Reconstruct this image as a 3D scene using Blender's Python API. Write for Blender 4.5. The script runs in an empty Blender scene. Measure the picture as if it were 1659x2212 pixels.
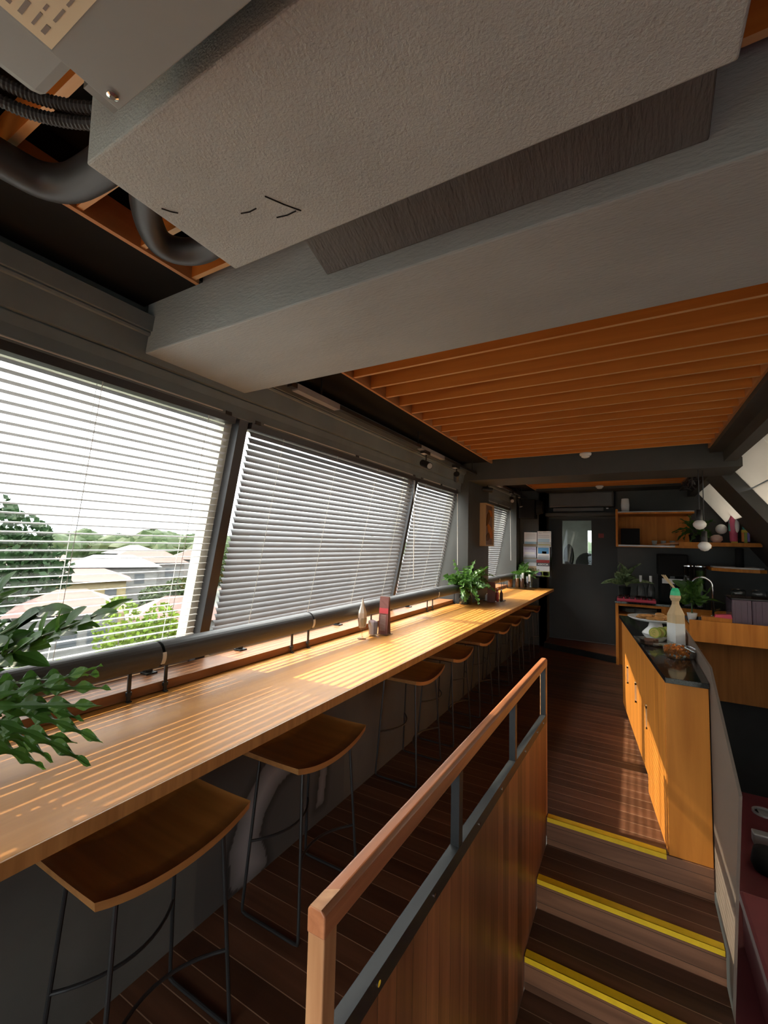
import bpy, bmesh, math, random
from mathutils import Vector, Matrix
random.seed(11)
C = bpy.context.scene.collection
scene = bpy.context.scene
R = math.radians

# ------------------------------------------------------------------ camera
YAW, PIT, ROL, FPX = R(29.761), R(4.154), R(1.365), 941.27
cam_d = bpy.data.cameras.new('camera'); cam = bpy.data.objects.new('camera', cam_d); C.objects.link(cam)
cam_d.sensor_fit = 'VERTICAL'; cam_d.sensor_height = 36.0; cam_d.sensor_width = 27.0
cam_d.lens = FPX / 2212.0 * 36.0
cam_d.clip_start = 0.02; cam_d.clip_end = 2000
fwd = Vector((-math.sin(YAW)*math.cos(PIT), math.cos(YAW)*math.cos(PIT), math.sin(PIT)))
rt0 = Vector((math.cos(YAW), math.sin(YAW), 0)); up0 = rt0.cross(fwd)
rt = math.cos(ROL)*rt0 + math.sin(ROL)*up0; up = -math.sin(ROL)*rt0 + math.cos(ROL)*up0
m3 = Matrix((rt, up, -fwd)).transposed()
cam.matrix_world = Matrix.Translation((0, 0, 1.8)) @ m3.to_4x4()
scene.camera = cam

# ------------------------------------------------------------------ light
vs = scene.view_settings
vs.view_transform = 'Standard'; vs.look = 'None'; vs.gamma = 1.0; vs.use_curve_mapping = False
vs.exposure = 1.15
SKY_STRENGTH, SUN_STRENGTH = 8.0, 6.0
w = bpy.data.worlds.new('World'); scene.world = w; w.use_nodes = True
nt = w.node_tree
bg = nt.nodes['Background']; bg.inputs['Strength'].default_value = SKY_STRENGTH
tc = nt.nodes.new('ShaderNodeTexCoord'); sp = nt.nodes.new('ShaderNodeSeparateXYZ'); rp = nt.nodes.new('ShaderNodeValToRGB')
nt.links.new(tc.outputs['Generated'], sp.inputs[0]); nt.links.new(sp.outputs['Z'], rp.inputs[0]); nt.links.new(rp.outputs[0], bg.inputs['Color'])
rp.color_ramp.elements[0].position = 0.0; rp.color_ramp.elements[0].color = (0.20, 0.225, 0.25, 1)
rp.color_ramp.elements[1].position = 1.0; rp.color_ramp.elements[1].color = (0.85, 0.92, 1.0, 1)
for p_, c_ in ((0.12, (0.27, 0.28, 0.285)), (0.28, (0.42, 0.42, 0.42)), (0.5, (1.0, 0.98, 0.96)), (0.75, (1.0, 0.99, 0.98))):
    e_ = rp.color_ramp.elements.new(p_); e_.color = (*c_, 1)
SUN_DIR = Vector((1.0, 0.08, -0.9))
sun_d = bpy.data.lights.new('sun', 'SUN'); sun = bpy.data.objects.new('sun', sun_d); C.objects.link(sun)
sun_d.energy = SUN_STRENGTH; sun_d.angle = R(0.55); sun_d.color = (1.0, 0.87, 0.68)
sun.rotation_euler = SUN_DIR.to_track_quat('-Z', 'Y').to_euler()

# ------------------------------------------------------------------ materials
def _mat(name):
    m = bpy.data.materials.new(name); m.use_nodes = True
    return m, m.node_tree, m.node_tree.nodes['Principled BSDF']

def _c(c): return (c[0], c[1], c[2], 1.0)

def paint(name, col, rough=0.6, metal=0.0, bump=0.0, bscale=60.0, var=0.12, vscale=4.0, spec=0.5, stretch=None):
    m, t, b = _mat(name); N, L = t.nodes, t.links
    b.inputs['Roughness'].default_value = rough; b.inputs['Metallic'].default_value = metal
    b.inputs['Specular IOR Level'].default_value = spec
    co = N.new('ShaderNodeTexCoord')
    src = co.outputs['Object']
    if stretch:
        mp = N.new('ShaderNodeMapping'); mp.inputs['Scale'].default_value = stretch
        L.new(src, mp.inputs[0]); src = mp.outputs[0]
    n = N.new('ShaderNodeTexNoise'); n.inputs['Scale'].default_value = vscale; n.inputs['Detail'].default_value = 4
    L.new(src, n.inputs['Vector'])
    r = N.new('ShaderNodeValToRGB')
    r.color_ramp.elements[0].position = 0.3; r.color_ramp.elements[1].position = 0.7
    r.color_ramp.elements[0].color = _c([c*(1-var) for c in col]); r.color_ramp.elements[1].color = _c([min(1, c*(1+var)) for c in col])
    L.new(n.outputs['Fac'], r.inputs[0]); L.new(r.outputs[0], b.inputs['Base Color'])
    if bump:
        n2 = N.new('ShaderNodeTexNoise'); n2.inputs['Scale'].default_value = bscale; n2.inputs['Detail'].default_value = 3
        L.new(src, n2.inputs['Vector'])
        bp = N.new('ShaderNodeBump'); bp.inputs['Strength'].default_value = bump; bp.inputs['Distance'].default_value = 0.004
        L.new(n2.outputs['Fac'], bp.inputs['Height']); L.new(bp.outputs[0], b.inputs['Normal'])
    return m

def wood(name, c1, c2, axis='Y', rough=0.4, scale=1.0, spec=0.5, bandaxis=None, band=0.0, bandcol=None, plank=None):
    """grain runs along axis; optional plank=(axis, width, groove, groove_colour) splits the face in boards"""
    m, t, b = _mat(name); N, L = t.nodes, t.links
    b.inputs['Roughness'].default_value = rough; b.inputs['Specular IOR Level'].default_value = spec
    co = N.new('ShaderNodeTexCoord'); mp = N.new('ShaderNodeMapping')
    s = [14.0*scale]*3; s['XYZ'.index(axis)] = 0.9*scale
    mp.inputs['Scale'].default_value = s
    L.new(co.outputs['Object'], mp.inputs[0])
    vec = mp.outputs[0]
    sep = N.new('ShaderNodeSeparateXYZ'); L.new(co.outputs['Object'], sep.inputs[0])
    wn = None
    if plank:
        dv = N.new('ShaderNodeMath'); dv.operation = 'DIVIDE'; L.new(sep.outputs[plank[0]], dv.inputs[0]); dv.inputs[1].default_value = plank[1]
        fl = N.new('ShaderNodeMath'); fl.operation = 'FLOOR'; L.new(dv.outputs[0], fl.inputs[0])
        wn = N.new('ShaderNodeTexWhiteNoise'); wn.noise_dimensions = '1D'; L.new(fl.outputs[0], wn.inputs['W'])
        ad = N.new('ShaderNodeVectorMath'); ad.operation = 'ADD'
        sc = N.new('ShaderNodeVectorMath'); sc.operation = 'SCALE'; sc.inputs['Scale'].default_value = 30.0
        L.new(wn.outputs['Color'], sc.inputs[0]); L.new(vec, ad.inputs[0]); L.new(sc.outputs[0], ad.inputs[1]); vec = ad.outputs[0]
    n = N.new('ShaderNodeTexNoise'); n.inputs['Scale'].default_value = 1.6; n.inputs['Detail'].default_value = 6; n.inputs['Distortion'].default_value = 0.5
    L.new(vec, n.inputs['Vector'])
    r = N.new('ShaderNodeValToRGB')
    r.color_ramp.elements[0].position = 0.32; r.color_ramp.elements[1].position = 0.68
    r.color_ramp.elements[0].color = _c(c1); r.color_ramp.elements[1].color = _c(c2)
    L.new(n.outputs['Fac'], r.inputs[0]); col = r.outputs[0]
    if plank:
        mr = N.new('ShaderNodeMapRange'); mr.inputs['To Min'].default_value = 0.65; mr.inputs['To Max'].default_value = 1.35
        L.new(wn.outputs['Value'], mr.inputs['Value'])
        mx = N.new('ShaderNodeMix'); mx.data_type = 'RGBA'; mx.blend_type = 'MULTIPLY'; mx.inputs['Factor'].default_value = 1.0
        cb = N.new('ShaderNodeCombineXYZ')
        for i in range(3): L.new(mr.outputs[0], cb.inputs[i])
        L.new(col, mx.inputs['A']); L.new(cb.outputs[0], mx.inputs['B']); col = mx.outputs['Result']
        fr = N.new('ShaderNodeMath'); fr.operation = 'FRACT'; L.new(dv.outputs[0], fr.inputs[0])
        lt = N.new('ShaderNodeMath'); lt.operation = 'LESS_THAN'; L.new(fr.outputs[0], lt.inputs[0]); lt.inputs[1].default_value = plank[2]
        mx2 = N.new('ShaderNodeMix'); mx2.data_type = 'RGBA'; L.new(lt.outputs[0], mx2.inputs['Factor'])
        L.new(col, mx2.inputs['A']); mx2.inputs['B'].default_value = _c(plank[3]); col = mx2.outputs['Result']
        bp = N.new('ShaderNodeBump'); bp.inputs['Strength'].default_value = 0.5; bp.inputs['Distance'].default_value = 0.003; bp.invert = True
        L.new(lt.outputs[0], bp.inputs['Height']); L.new(bp.outputs[0], b.inputs['Normal'])
    L.new(col, b.inputs['Base Color'])
    return m

def glass(name, tint=(1, 1, 1), gloss=0.12, rough=0.0, extra=None):
    m = bpy.data.materials.new(name); m.use_nodes = True; t = m.node_tree; N, L = t.nodes, t.links
    for n in list(N): N.remove(n)
    out = N.new('ShaderNodeOutputMaterial'); tr = N.new('ShaderNodeBsdfTransparent'); gl = N.new('ShaderNodeBsdfGlossy')
    tr.inputs['Color'].default_value = _c(tint); gl.inputs['Roughness'].default_value = rough
    lw = N.new('ShaderNodeLayerWeight'); lw.inputs['Blend'].default_value = 0.5
    pw = N.new('ShaderNodeMath'); pw.operation = 'POWER'; L.new(lw.outputs['Facing'], pw.inputs[0]); pw.inputs[1].default_value = 3.5
    ma = N.new('ShaderNodeMath'); ma.operation = 'MULTIPLY_ADD'; L.new(pw.outputs[0], ma.inputs[0]); ma.inputs[1].default_value = gloss*2.2; ma.inputs[2].default_value = 0.03
    ma.use_clamp = True
    mx = N.new('ShaderNodeMixShader'); L.new(ma.outputs[0], mx.inputs[0]); L.new(tr.outputs[0], mx.inputs[1]); L.new(gl.outputs[0], mx.inputs[2])
    s = mx.outputs[0]
    if extra:                                   # a frosted / milky share: (colour, share)
        df = N.new('ShaderNodeBsdfDiffuse'); df.inputs['Color'].default_value = _c(extra[0])
        m2 = N.new('ShaderNodeMixShader'); m2.inputs[0].default_value = extra[1]
        L.new(s, m2.inputs[1]); L.new(df.outputs[0], m2.inputs[2]); s = m2.outputs[0]
    L.new(s, out.inputs['Surface'])
    return m

def leafmat(name, c1, c2, trans=0.35, rough=0.4, scale=6, spec=0.5):
    m = bpy.data.materials.new(name); m.use_nodes = True; t = m.node_tree; N, L = t.nodes, t.links
    b = N['Principled BSDF']; out = N['Material Output']
    co = N.new('ShaderNodeTexCoord'); n = N.new('ShaderNodeTexNoise'); n.inputs['Scale'].default_value = scale
    L.new(co.outputs['Object'], n.inputs['Vector'])
    r = N.new('ShaderNodeValToRGB'); r.color_ramp.elements[0].color = _c(c1); r.color_ramp.elements[1].color = _c(c2)
    r.color_ramp.elements[0].position = 0.35; r.color_ramp.elements[1].position = 0.65
    L.new(n.outputs['Fac'], r.inputs[0]); L.new(r.outputs[0], b.inputs['Base Color'])
    b.inputs['Roughness'].default_value = rough; b.inputs['Specular IOR Level'].default_value = spec
    tl = N.new('ShaderNodeBsdfTranslucent'); L.new(r.outputs[0], tl.inputs['Color'])
    mx = N.new('ShaderNodeMixShader'); mx.inputs[0].default_value = trans
    L.new(b.outputs[0], mx.inputs[1]); L.new(tl.outputs[0], mx.inputs[2]); L.new(mx.outputs[0], out.inputs['Surface'])
    return m

M = {}
M['charcoal'] = paint('charcoal paint', (0.056, 0.054, 0.047), 0.6, bump=0.15, bscale=90)
M['charcoal_lower'] = paint('charcoal wall paint', (0.095, 0.092, 0.085), 0.8, bump=0.1)
M['header'] = paint('grey window head paint', (0.165, 0.195, 0.205), 0.5)
M['black'] = paint('black paint', (0.013, 0.0125, 0.012), 0.8, spec=0.15)
M['beam'] = paint('brushed grey plaster', (0.33, 0.375, 0.385), 0.75, bump=0.5, bscale=45, var=0.07, vscale=2.0, stretch=(1, 3, 3))
M['foam'] = paint('grey textured duct board', (0.41, 0.45, 0.45), 0.9, bump=0.55, bscale=210, var=0.06, vscale=5)
M['duct'] = paint('grey insulation sheet', (0.105, 0.104, 0.100), 0.75, bump=0.9, bscale=30, var=0.1, stretch=(4, 1, 1))
M['ac_metal'] = paint('grey sheet metal', (0.29, 0.32, 0.32), 0.45, spec=0.4, var=0.04)
M['rubber'] = paint('black rubber foam', (0.030, 0.031, 0.033), 0.45)
M['label'] = paint('aged paper label', (0.75, 0.70, 0.52), 0.8, var=0.03)
M['print'] = paint('grey print', (0.28, 0.26, 0.24), 0.8, var=0.02)
M['counter'] = wood('teak veneer counter', (0.46, 0.185, 0.036), (0.58, 0.255, 0.056), 'Y', 0.42, 0.8, spec=0.18)
M['counter_edge'] = wood('teak edge band', (0.36, 0.16, 0.045), (0.52, 0.25, 0.08), 'Z', 0.4, 1.6)
M['ledge'] = wood('reddish teak ledge', (0.25, 0.098, 0.038), (0.36, 0.155, 0.062), 'Y', 0.45, 1.2, spec=0.25)
M['seat'] = wood('walnut brown plywood', (0.27, 0.102, 0.022), (0.40, 0.165, 0.040), 'X', 0.38, 0.8)
M['seat_edge'] = wood('plywood edge', (0.34, 0.15, 0.045), (0.47, 0.22, 0.07), 'Y', 0.5, 1.2)
M['steel'] = paint('black powder coated steel', (0.018, 0.018, 0.019), 0.35, spec=0.5)
M['steel_blue'] = paint('dark steel flat bar', (0.016, 0.018, 0.020), 0.45, metal=0.0)
M['deck'] = wood('dark hardwood decking', (0.058, 0.023, 0.012), (0.105, 0.044, 0.024), 'X', 0.42, 0.8, spec=0.35, plank=('Y', 0.1115, 0.035, (0.30, 0.19, 0.12)))
M['riser'] = wood('hardwood riser boards', (0.13, 0.055, 0.028), (0.23, 0.105, 0.055), 'X', 0.4, 0.8, plank=('Z', 0.085, 0.03, (0.03, 0.015, 0.01)))
M['panel'] = wood('reddish hardwood boards', (0.24, 0.082, 0.032), (0.40, 0.150, 0.062), 'Z', 0.4, 0.9, plank=('Y', 0.095, 0.025, (0.035, 0.014, 0.008)))
M['handrail'] = wood('polished red hardwood', (0.36, 0.120, 0.048), (0.56, 0.220, 0.098), 'Y', 0.36, 1.3)
M['post'] = wood('weathered hardwood post', (0.44, 0.20, 0.085), (0.66, 0.35, 0.17), 'Z', 0.45, 1.2)
M['yellow'] = paint('yellow anti-slip strip', (0.78, 0.50, 0.008), 0.55, var=0.08, vscale=20)
M['slat'] = wood('orange cedar slat', (0.52, 0.155, 0.028), (0.66, 0.225, 0.040), 'X', 0.6, 0.7, spec=0.15)
M['slat_edge'] = wood('pale cedar slat edge', (0.60, 0.32, 0.13), (0.70, 0.42, 0.19), 'X', 0.5, 0.9)
M['slat_frame'] = wood('orange cedar frame', (0.42, 0.18, 0.06), (0.56, 0.27, 0.10), 'Y', 0.5, 0.9)
M['bar'] = wood('golden teak veneer', (0.42, 0.142, 0.020), (0.62, 0.235, 0.040), 'Z', 0.5, 0.55, spec=0.15)
M['bar_dark'] = wood('brown teak panel', (0.13, 0.048, 0.010), (0.19, 0.075, 0.018), 'Z', 0.6, 0.7, spec=0.1)
M['granite'] = paint('black polished granite', (0.012, 0.013, 0.014), 0.07, var=0.6, vscale=120)
M['white'] = paint('white glaze', (0.80, 0.80, 0.78), 0.25, var=0.02)
M['cream'] = leafmat('cream roof blind', (0.78, 0.72, 0.63), (0.82, 0.76, 0.67), 0.60, 0.8, 2)
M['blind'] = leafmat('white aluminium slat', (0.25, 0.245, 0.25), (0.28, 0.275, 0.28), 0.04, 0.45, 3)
M['cord'] = paint('off white cord', (0.62, 0.60, 0.56), 0.8)
M['mullion'] = paint('dark anodised aluminium', (0.045, 0.043, 0.045), 0.4, metal=0.2)
M['mullion_out'] = paint('beige aluminium', (0.52, 0.50, 0.42), 0.5)
M['pane'] = glass('clear window glass', (0.93, 0.95, 0.94), 0.06)
M['glass'] = glass('clear drinking glass', (0.88, 0.90, 0.90), 0.42)
M['frost'] = glass('bronze frosted glass', (0.75, 0.70, 0.66), 0.10, 0.15, ((0.25, 0.20, 0.165), 0.55))
M['smoke'] = glass('smoky purple acrylic', (0.42, 0.36, 0.40), 0.35, 0.05, ((0.30, 0.22, 0.27), 0.42))
M['chrome'] = paint('chrome', (0.75, 0.75, 0.76), 0.12, metal=1.0, var=0.02)
M['maroon'] = paint('maroon floor', (0.13, 0.022, 0.028), 0.55, var=0.15, vscale=3)
M['maroon_box'] = paint('maroon vinyl', (0.22, 0.045, 0.055), 0.45)
M['leaf_dark'] = leafmat('glossy dark green leaf', (0.036, 0.096, 0.015), (0.080, 0.190, 0.028), 0.40)
M['leaf_mid'] = leafmat('mid green leaf', (0.045, 0.115, 0.018), (0.090, 0.200, 0.035), 0.35)
M['leaf_pale'] = leafmat('variegated pale leaf', (0.10, 0.16, 0.06), (0.30, 0.38, 0.19), 0.2, scale=25)
M['stem'] = paint('green stem', (0.06, 0.11, 0.03), 0.6)
M['tree_dark'] = leafmat('dark tree foliage', (0.0072, 0.0180, 0.0064), (0.0160, 0.0340, 0.0120), 0.15, 0.6, 1.2, 0.05)
M['tree_light'] = leafmat('bright lime foliage', (0.0455, 0.0770, 0.0052), (0.0770, 0.1155, 0.0105), 0.25, 0.6, 1.0, 0.05)
M['tree_mid'] = leafmat('mid tree foliage', (0.0124, 0.0234, 0.0069), (0.0248, 0.0385, 0.0124), 0.2, 0.6, 1.0, 0.05)
M['bark'] = paint('bark', (0.09, 0.07, 0.05), 0.9)
M['roof'] = paint('orange clay roof tile', (0.0473, 0.0165, 0.0102), 0.8, var=0.2, vscale=3)
M['roof_grey'] = paint('grey tin roof', (0.0360, 0.0372, 0.0384), 0.5, var=0.1)
M['roof_blue'] = paint('blue tin roof', (0.0180, 0.0288, 0.0540), 0.5, var=0.1)
M['wall_white'] = paint('white render', (0.0672, 0.0672, 0.0640), 0.8)
M['wall_yellow'] = paint('yellow render', (0.1200, 0.0900, 0.0360), 0.8)
M['dark_win'] = paint('dark window', (0.03, 0.035, 0.04), 0.3)
M['ground'] = paint('grey green ground', (0.0330, 0.0360, 0.0270), 0.9, var=0.4, vscale=0.15)

# ------------------------------------------------------------------ mesh helpers
def wloc(o):
    v = Vector((0, 0, 0))
    while o is not None:
        v = v + o.location; o = o.parent
    return v

class MB:
    def __init__(s): s.v, s.f = [], []
    def add(s, vs_, fs):
        n = len(s.v); s.v += [tuple(v) for v in vs_]; s.f += [tuple(i+n for i in f) for f in fs]; return s
    def box(s, x0, x1, y0, y1, z0, z1):
        return s.add([(x, y, z) for z in (z0, z1) for y in (y0, y1) for x in (x0, x1)],
                     [(0, 2, 3, 1), (4, 5, 7, 6), (0, 1, 5, 4), (2, 6, 7, 3), (0, 4, 6, 2), (1, 3, 7, 5)])
    def hexa(s, p):       # 8 points: bottom ring of 4 then top ring of 4
        return s.add(p, [(3, 2, 1, 0), (4, 5, 6, 7), (0, 1, 5, 4), (1, 2, 6, 5), (2, 3, 7, 6), (3, 0, 4, 7)])
    def prism(s, pts, axis, a, b):   # pts in the two remaining axes (cyclic order of XYZ without axis)
        k = len(pts)
        def P(p, h):
            return {'X': (h, p[0], p[1]), 'Y': (p[0], h, p[1]), 'Z': (p[0], p[1], h)}[axis]
        return s.add([P(p, a) for p in pts] + [P(p, b) for p in pts],
                     [tuple(range(k))[::-1], tuple(range(k, 2*k))] + [(i, (i+1) % k, k+(i+1) % k, k+i) for i in range(k)])
    def tube(s, pts, r, n=8, cap=True, ry=None):
        pts = [Vector(p) for p in pts]; rs = r if isinstance(r, (list, tuple)) else [r]*len(pts)
        rings = []; prev = None
        for i, p in enumerate(pts):
            d = (pts[min(i+1, len(pts)-1)] - pts[max(i-1, 0)]).normalized()
            if prev is None:
                u = d.orthogonal().normalized()
            else:
                u = (prev - d*prev.dot(d)); u = u.normalized() if u.length > 1e-6 else d.orthogonal().normalized()
            prev = u; v = d.cross(u)
            rings.append([p + (u*math.cos(2*math.pi*k/n) + v*math.sin(2*math.pi*k/n))*rs[i] for k in range(n)])
        vs_ = [q for rg in rings for q in rg]
        fs = [(i*n+k, i*n+(k+1) % n, (i+1)*n+(k+1) % n, (i+1)*n+k) for i in range(len(pts)-1) for k in range(n)]
        if cap: fs += [tuple(range(n))[::-1], tuple((len(pts)-1)*n+k for k in range(n))]
        return s.add(vs_, fs)
    def lathe(s, prof, c, n=24, sx=1, sy=1):
        vs_, fs = [], []
        for (r, z) in prof:
            for k in range(n):
                a = 2*math.pi*k/n; vs_.append((c[0]+r*sx*math.cos(a), c[1]+r*sy*math.sin(a), c[2]+z))
        for i in range(len(prof)-1):
            for k in range(n): fs.append((i*n+k, i*n+(k+1) % n, (i+1)*n+(k+1) % n, (i+1)*n+k))
        if prof[0][0] > 1e-4: fs.append(tuple(range(n))[::-1])
        if prof[-1][0] > 1e-4: fs.append(tuple((len(prof)-1)*n+k for k in range(n)))
        return s.add(vs_, fs)
    def ball(s, c, r, n=12, sx=1, sy=1, sz=1):
        m = max(6, n//2+2)
        return s.lathe([(max(1e-5, r*math.sin(math.pi*i/m)), -r*sz*math.cos(math.pi*i/m)) for i in range(m+1)], c, n, sx, sy)
    def build(s, name, mat, parent=None, bevel=0.0, smooth=False, segs=2):
        me = bpy.data.meshes.new(name)
        off = wloc(parent) if parent is not None else Vector((0, 0, 0))
        me.from_pydata([tuple(Vector(v)-off) for v in s.v], [], s.f); me.validate(); me.update()
        mats = mat if isinstance(mat, (list, tuple)) else [mat]
        for mm in mats: me.materials.append(M[mm] if isinstance(mm, str) else mm)
        if smooth:
            for p in me.polygons: p.use_smooth = True
        o = bpy.data.objects.new(name, me); C.objects.link(o)
        if parent is not None: o.parent = parent
        if bevel:
            b = o.modifiers.new('bevel', 'BEVEL'); b.width = bevel; b.segments = segs; b.limit_method = 'ANGLE'; b.angle_limit = R(40)
        return o

def box(name, mat, x0, x1, y0, y1, z0, z1, parent=None, bevel=0.0):
    return MB().box(x0, x1, y0, y1, z0, z1).build(name, mat, parent, bevel)

def tag(o, label, cat, group=None, kind=None):
    if label: o['label'] = label
    if cat: o['category'] = cat
    if group: o['group'] = group
    if kind: o['kind'] = kind
    return o

def thing(name, label, cat, loc, group=None):
    o = bpy.data.objects.new(name, None); C.objects.link(o); o.location = loc; o.empty_display_size = 0.1
    return tag(o, label, cat, group)

def struct(o):
    o['kind'] = 'structure'; return o

def dup(root, loc, label=None):
    r = root.copy(); C.objects.link(r); r.location = loc
    if label: r['label'] = label
    for ch in list(root.children):
        c = ch.copy(); C.objects.link(c); c.parent = r
        for g in list(ch.children):
            d = g.copy(); C.objects.link(d); d.parent = c
    return r

def leaf(mb, base, tip, W, lobes=0, sag=0.0, fold=0.25, upv=(0, 0, 1), N=18, wave=0.0, side_curl=0.0):
    base, tip = Vector(base), Vector(tip); d = tip-base; Ld = d.length; upv = Vector(upv)
    sd = d.cross(upv)
    sd = sd.normalized() if sd.length > 1e-5 else d.orthogonal().normalized()
    nm = sd.cross(d).normalized()
    vs_, fs = [], []
    ph = random.random()*6.28
    for i in range(N+1):
        t = i/N
        p = base + d*t + Vector((0, 0, -1))*sag*(t*t) * Ld + nm*(sag*0.5*Ld*math.sin(math.pi*t)) + sd*side_curl*Ld*math.sin(math.pi*t)
        env = math.sin(math.pi*min(1.0, 0.03+0.97*t)**0.8)**0.75 if lobes == 0 else (min(1, t*5)*(1-t)**0.45)
        wd = W*env
        wl = wr = wd
        if lobes:
            a = 0.5+0.5*math.cos(2*math.pi*lobes*t+ph); b_ = 0.5+0.5*math.cos(2*math.pi*lobes*t+ph+1.1)
            wl = wd*(0.34+0.66*a**0.8); wr = wd*(0.34+0.66*b_**0.8)
        wz = wave*W*math.sin(2*math.pi*(lobes or 2)*t+ph)
        fo = fold
        vs_ += [p + sd*wl + nm*(wl*fo+wz), p + sd*wl*0.5 + nm*(wl*fo*0.35), p, p - sd*wr*0.5 + nm*(wr*fo*0.35), p - sd*wr + nm*(wr*fo-wz)]
        if i:
            k = (i-1)*5
            for j in range(4): fs.append((k+j, k+j+1, k+j+6, k+j+5))
    mb.add(vs_, fs)

def text(name, body, size, loc, rot, mat, parent=None, extrude=0.0004, align='CENTER'):
    cu = bpy.data.curves.new(name, 'FONT'); cu.body = body; cu.size = size; cu.extrude = extrude; cu.align_x = align; cu.align_y = 'CENTER'
    cu.materials.append(M[mat] if isinstance(mat, str) else mat)
    tmp = bpy.data.objects.new(name, cu); C.objects.link(tmp)
    me = bpy.data.meshes.new_from_object(tmp.evaluated_get(bpy.context.evaluated_depsgraph_get()))
    bpy.data.objects.remove(tmp)
    o = bpy.data.objects.new(name, me); C.objects.link(o)
    o.rotation_euler = rot
    o.location = Vector(loc) - (wloc(parent) if parent is not None else Vector((0, 0, 0)))
    if parent is not None: o.parent = parent
    return o

YB = 8.55          # end wall
def WX(z): return -1.98 - 0.2*(2.5 - z)     # plane of the blinds, leaning inwards at the top

# ------------------------------------------------------------------ setting: floors
fl = MB(); fl.box(-1.86, -0.575, -4.0, 9.0, -0.12, 0.0); fl.box(-0.575, 0.40, 3.22, 9.0, -0.12, 0.0)
struct(fl.build('floor', 'deck'))
struct(box('floor', 'maroon', 0.40, 2.6, -4.0, 9.2, -1.02, -0.9))
stp = MB().hexa([(-1.42, 8.40, 0), (-0.22, 7.95, 0), (-0.22, 8.95, 0), (-1.42, 8.95, 0), (-1.42, 8.40, 0.095), (-0.22, 7.95, 0.095), (-0.22, 8.95, 0.095), (-1.42, 8.95, 0.095)])
struct(stp.build('trim_1', 'black'))
struct(MB().hexa([(-1.41, 8.41, 0.095), (-0.23, 7.965, 0.095), (-0.23, 8.90, 0.095), (-1.41, 8.90, 0.095), (-1.41, 8.41, 0.102), (-0.23, 7.965, 0.102), (-0.23, 8.90, 0.102), (-1.41, 8.90, 0.102)]).build('floor', 'deck'))

# walls
wl = MB(); wl.box(-1.87, -1.79, -4.0, YB, -0.02, 1.005); wl.box(-2.42, -1.87, -4.0, YB, 0.85, 1.005)
struct(wl.build('wall_left', 'charcoal_lower'))
wf = MB(); wf.box(-2.46, -2.38, -4.0, YB+0.5, -9.0, 1.0)
struct(wf.build('wall_left', 'charcoal'))
# header over the windows: three stepped bands leaning with the glass, then the dark wall above
def header(y0, y1, nm):
    h = MB()
    for (za, zb, o) in ((2.50, 2.606, 0.012), (2.614, 2.72, 0.03), (2.735, 2.80, 0.055)):
        h.hexa([(WX(za)-0.12, y0, za), (WX(za)+o, y0, za), (WX(za)+o, y1, za), (WX(za)-0.12, y1, za),
                (WX(zb)-0.12, y0, zb), (WX(zb)+o, y0, zb), (WX(zb)+o, y1, zb), (WX(zb)-0.12, y1, zb)])
    h.box(-2.10, -1.955, y0, y1, 2.5, 3.1)
    h.tube([(WX(2.722)+0.035, y0, 2.727), (WX(2.722)+0.035, y1, 2.727)], 0.012, 8)
    return struct(h.build(nm, 'header'))
header(-4.0, 5.44, 'wall_left'); header(6.36, YB, 'wall_left')
col = MB()
for (ya, yb, xi) in ((5.44, 6.36, -1.85), (8.22, YB, -1.87)):
    col.hexa([(WX(1.0)-0.14, ya, 1.0), (xi, ya, 1.0), (xi, yb, 1.0), (WX(1.0)-0.14, yb, 1.0), (WX(3.1)-0.14, ya, 3.1), (xi, ya, 3.1), (xi, yb, 3.1), (WX(3.1)-0.14, yb, 3.1)])
struct(col.build('wall_left', 'charcoal'))
wb = MB(); wb.box(-2.46, -1.41, YB, YB+0.12, -0.02, 3.1); wb.box(-1.53, -1.41, YB, 9.0, -0.02, 3.1)
wb.box(-1.41, -0.24, 8.92, 9.0, 2.36, 3.1)
wb.box(-0.24, 2.6, 8.78, 9.0, -0.9, 3.1)
wb.box(-1.41, -0.24, YB, 8.92, 2.90, 3.1)
wb.box(-1.41, -0.24, 8.55, 8.92, 2.385, 2.44)
struct(wb.build('wall_back', 'charcoal'))
# right side: leaning roof wall, bands of charcoal between the cream panels
def RXp(z): return 0.95 + 0.72*(2.75 - z)
def rwall(mb, y0, y1, z0, z1, o=0.0, th=0.06):
    mb.hexa([(RXp(z0)-o, y0, z0), (RXp(z0)+th, y0, z0), (RXp(z0)+th, y1, z0), (RXp(z0)-o, y1, z0),
             (RXp(z1)-o, y0, z1), (RXp(z1)+th, y0, z1), (RXp(z1)+th, y1, z1), (RXp(z1)-o, y1, z1)])
rw = MB()
for (ya, yb, za, zb) in ((-4.0, 9.0, 0.9, 1.36), (-4.0, 9.0, 2.77, 3.12), (-4.0, 3.2, 1.36, 2.77), (6.03, 6.82, 1.36, 2.77), (8.7, 9.0, 1.36, 2.77), (6.82, 8.7, 1.36, 2.28)): rwall(rw, ya, yb, za, zb)
rw.box(2.29, 2.4, -4.0, 9.0, -0.95, 0.92)
struct(rw.build('wall_right', 'charcoal'))
for (y0, y1) in ((3.2, 6.03), (6.82, 8.7)):
    cp = MB(); rwall(cp, y0, (y0+y1)/2-0.01 if y0 < 4 else y1, 1.35 if y0 < 4 else 2.27, 2.775, 0.012, 0.0)
    if y0 < 4:
        rwall(cp, (y0+y1)/2+0.01, y1, 2.50, 2.775, 0.012, 0.0); rwall(cp, (y0+y1)/2+0.01, y1, 1.35, 2.485, 0.012, 0.0)
    struct(cp.build('trim_2', 'cream'))
rb = MB(); rwall(rb, 6.03, 6.80, 0.9, 2.9, 0.16, 0.0)
struct(rb.build('beam', 'charcoal'))
struct(box('wall_front', 'black', 0.56, 2.4, 6.50, 6.56, -0.9, 0.10))

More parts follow.
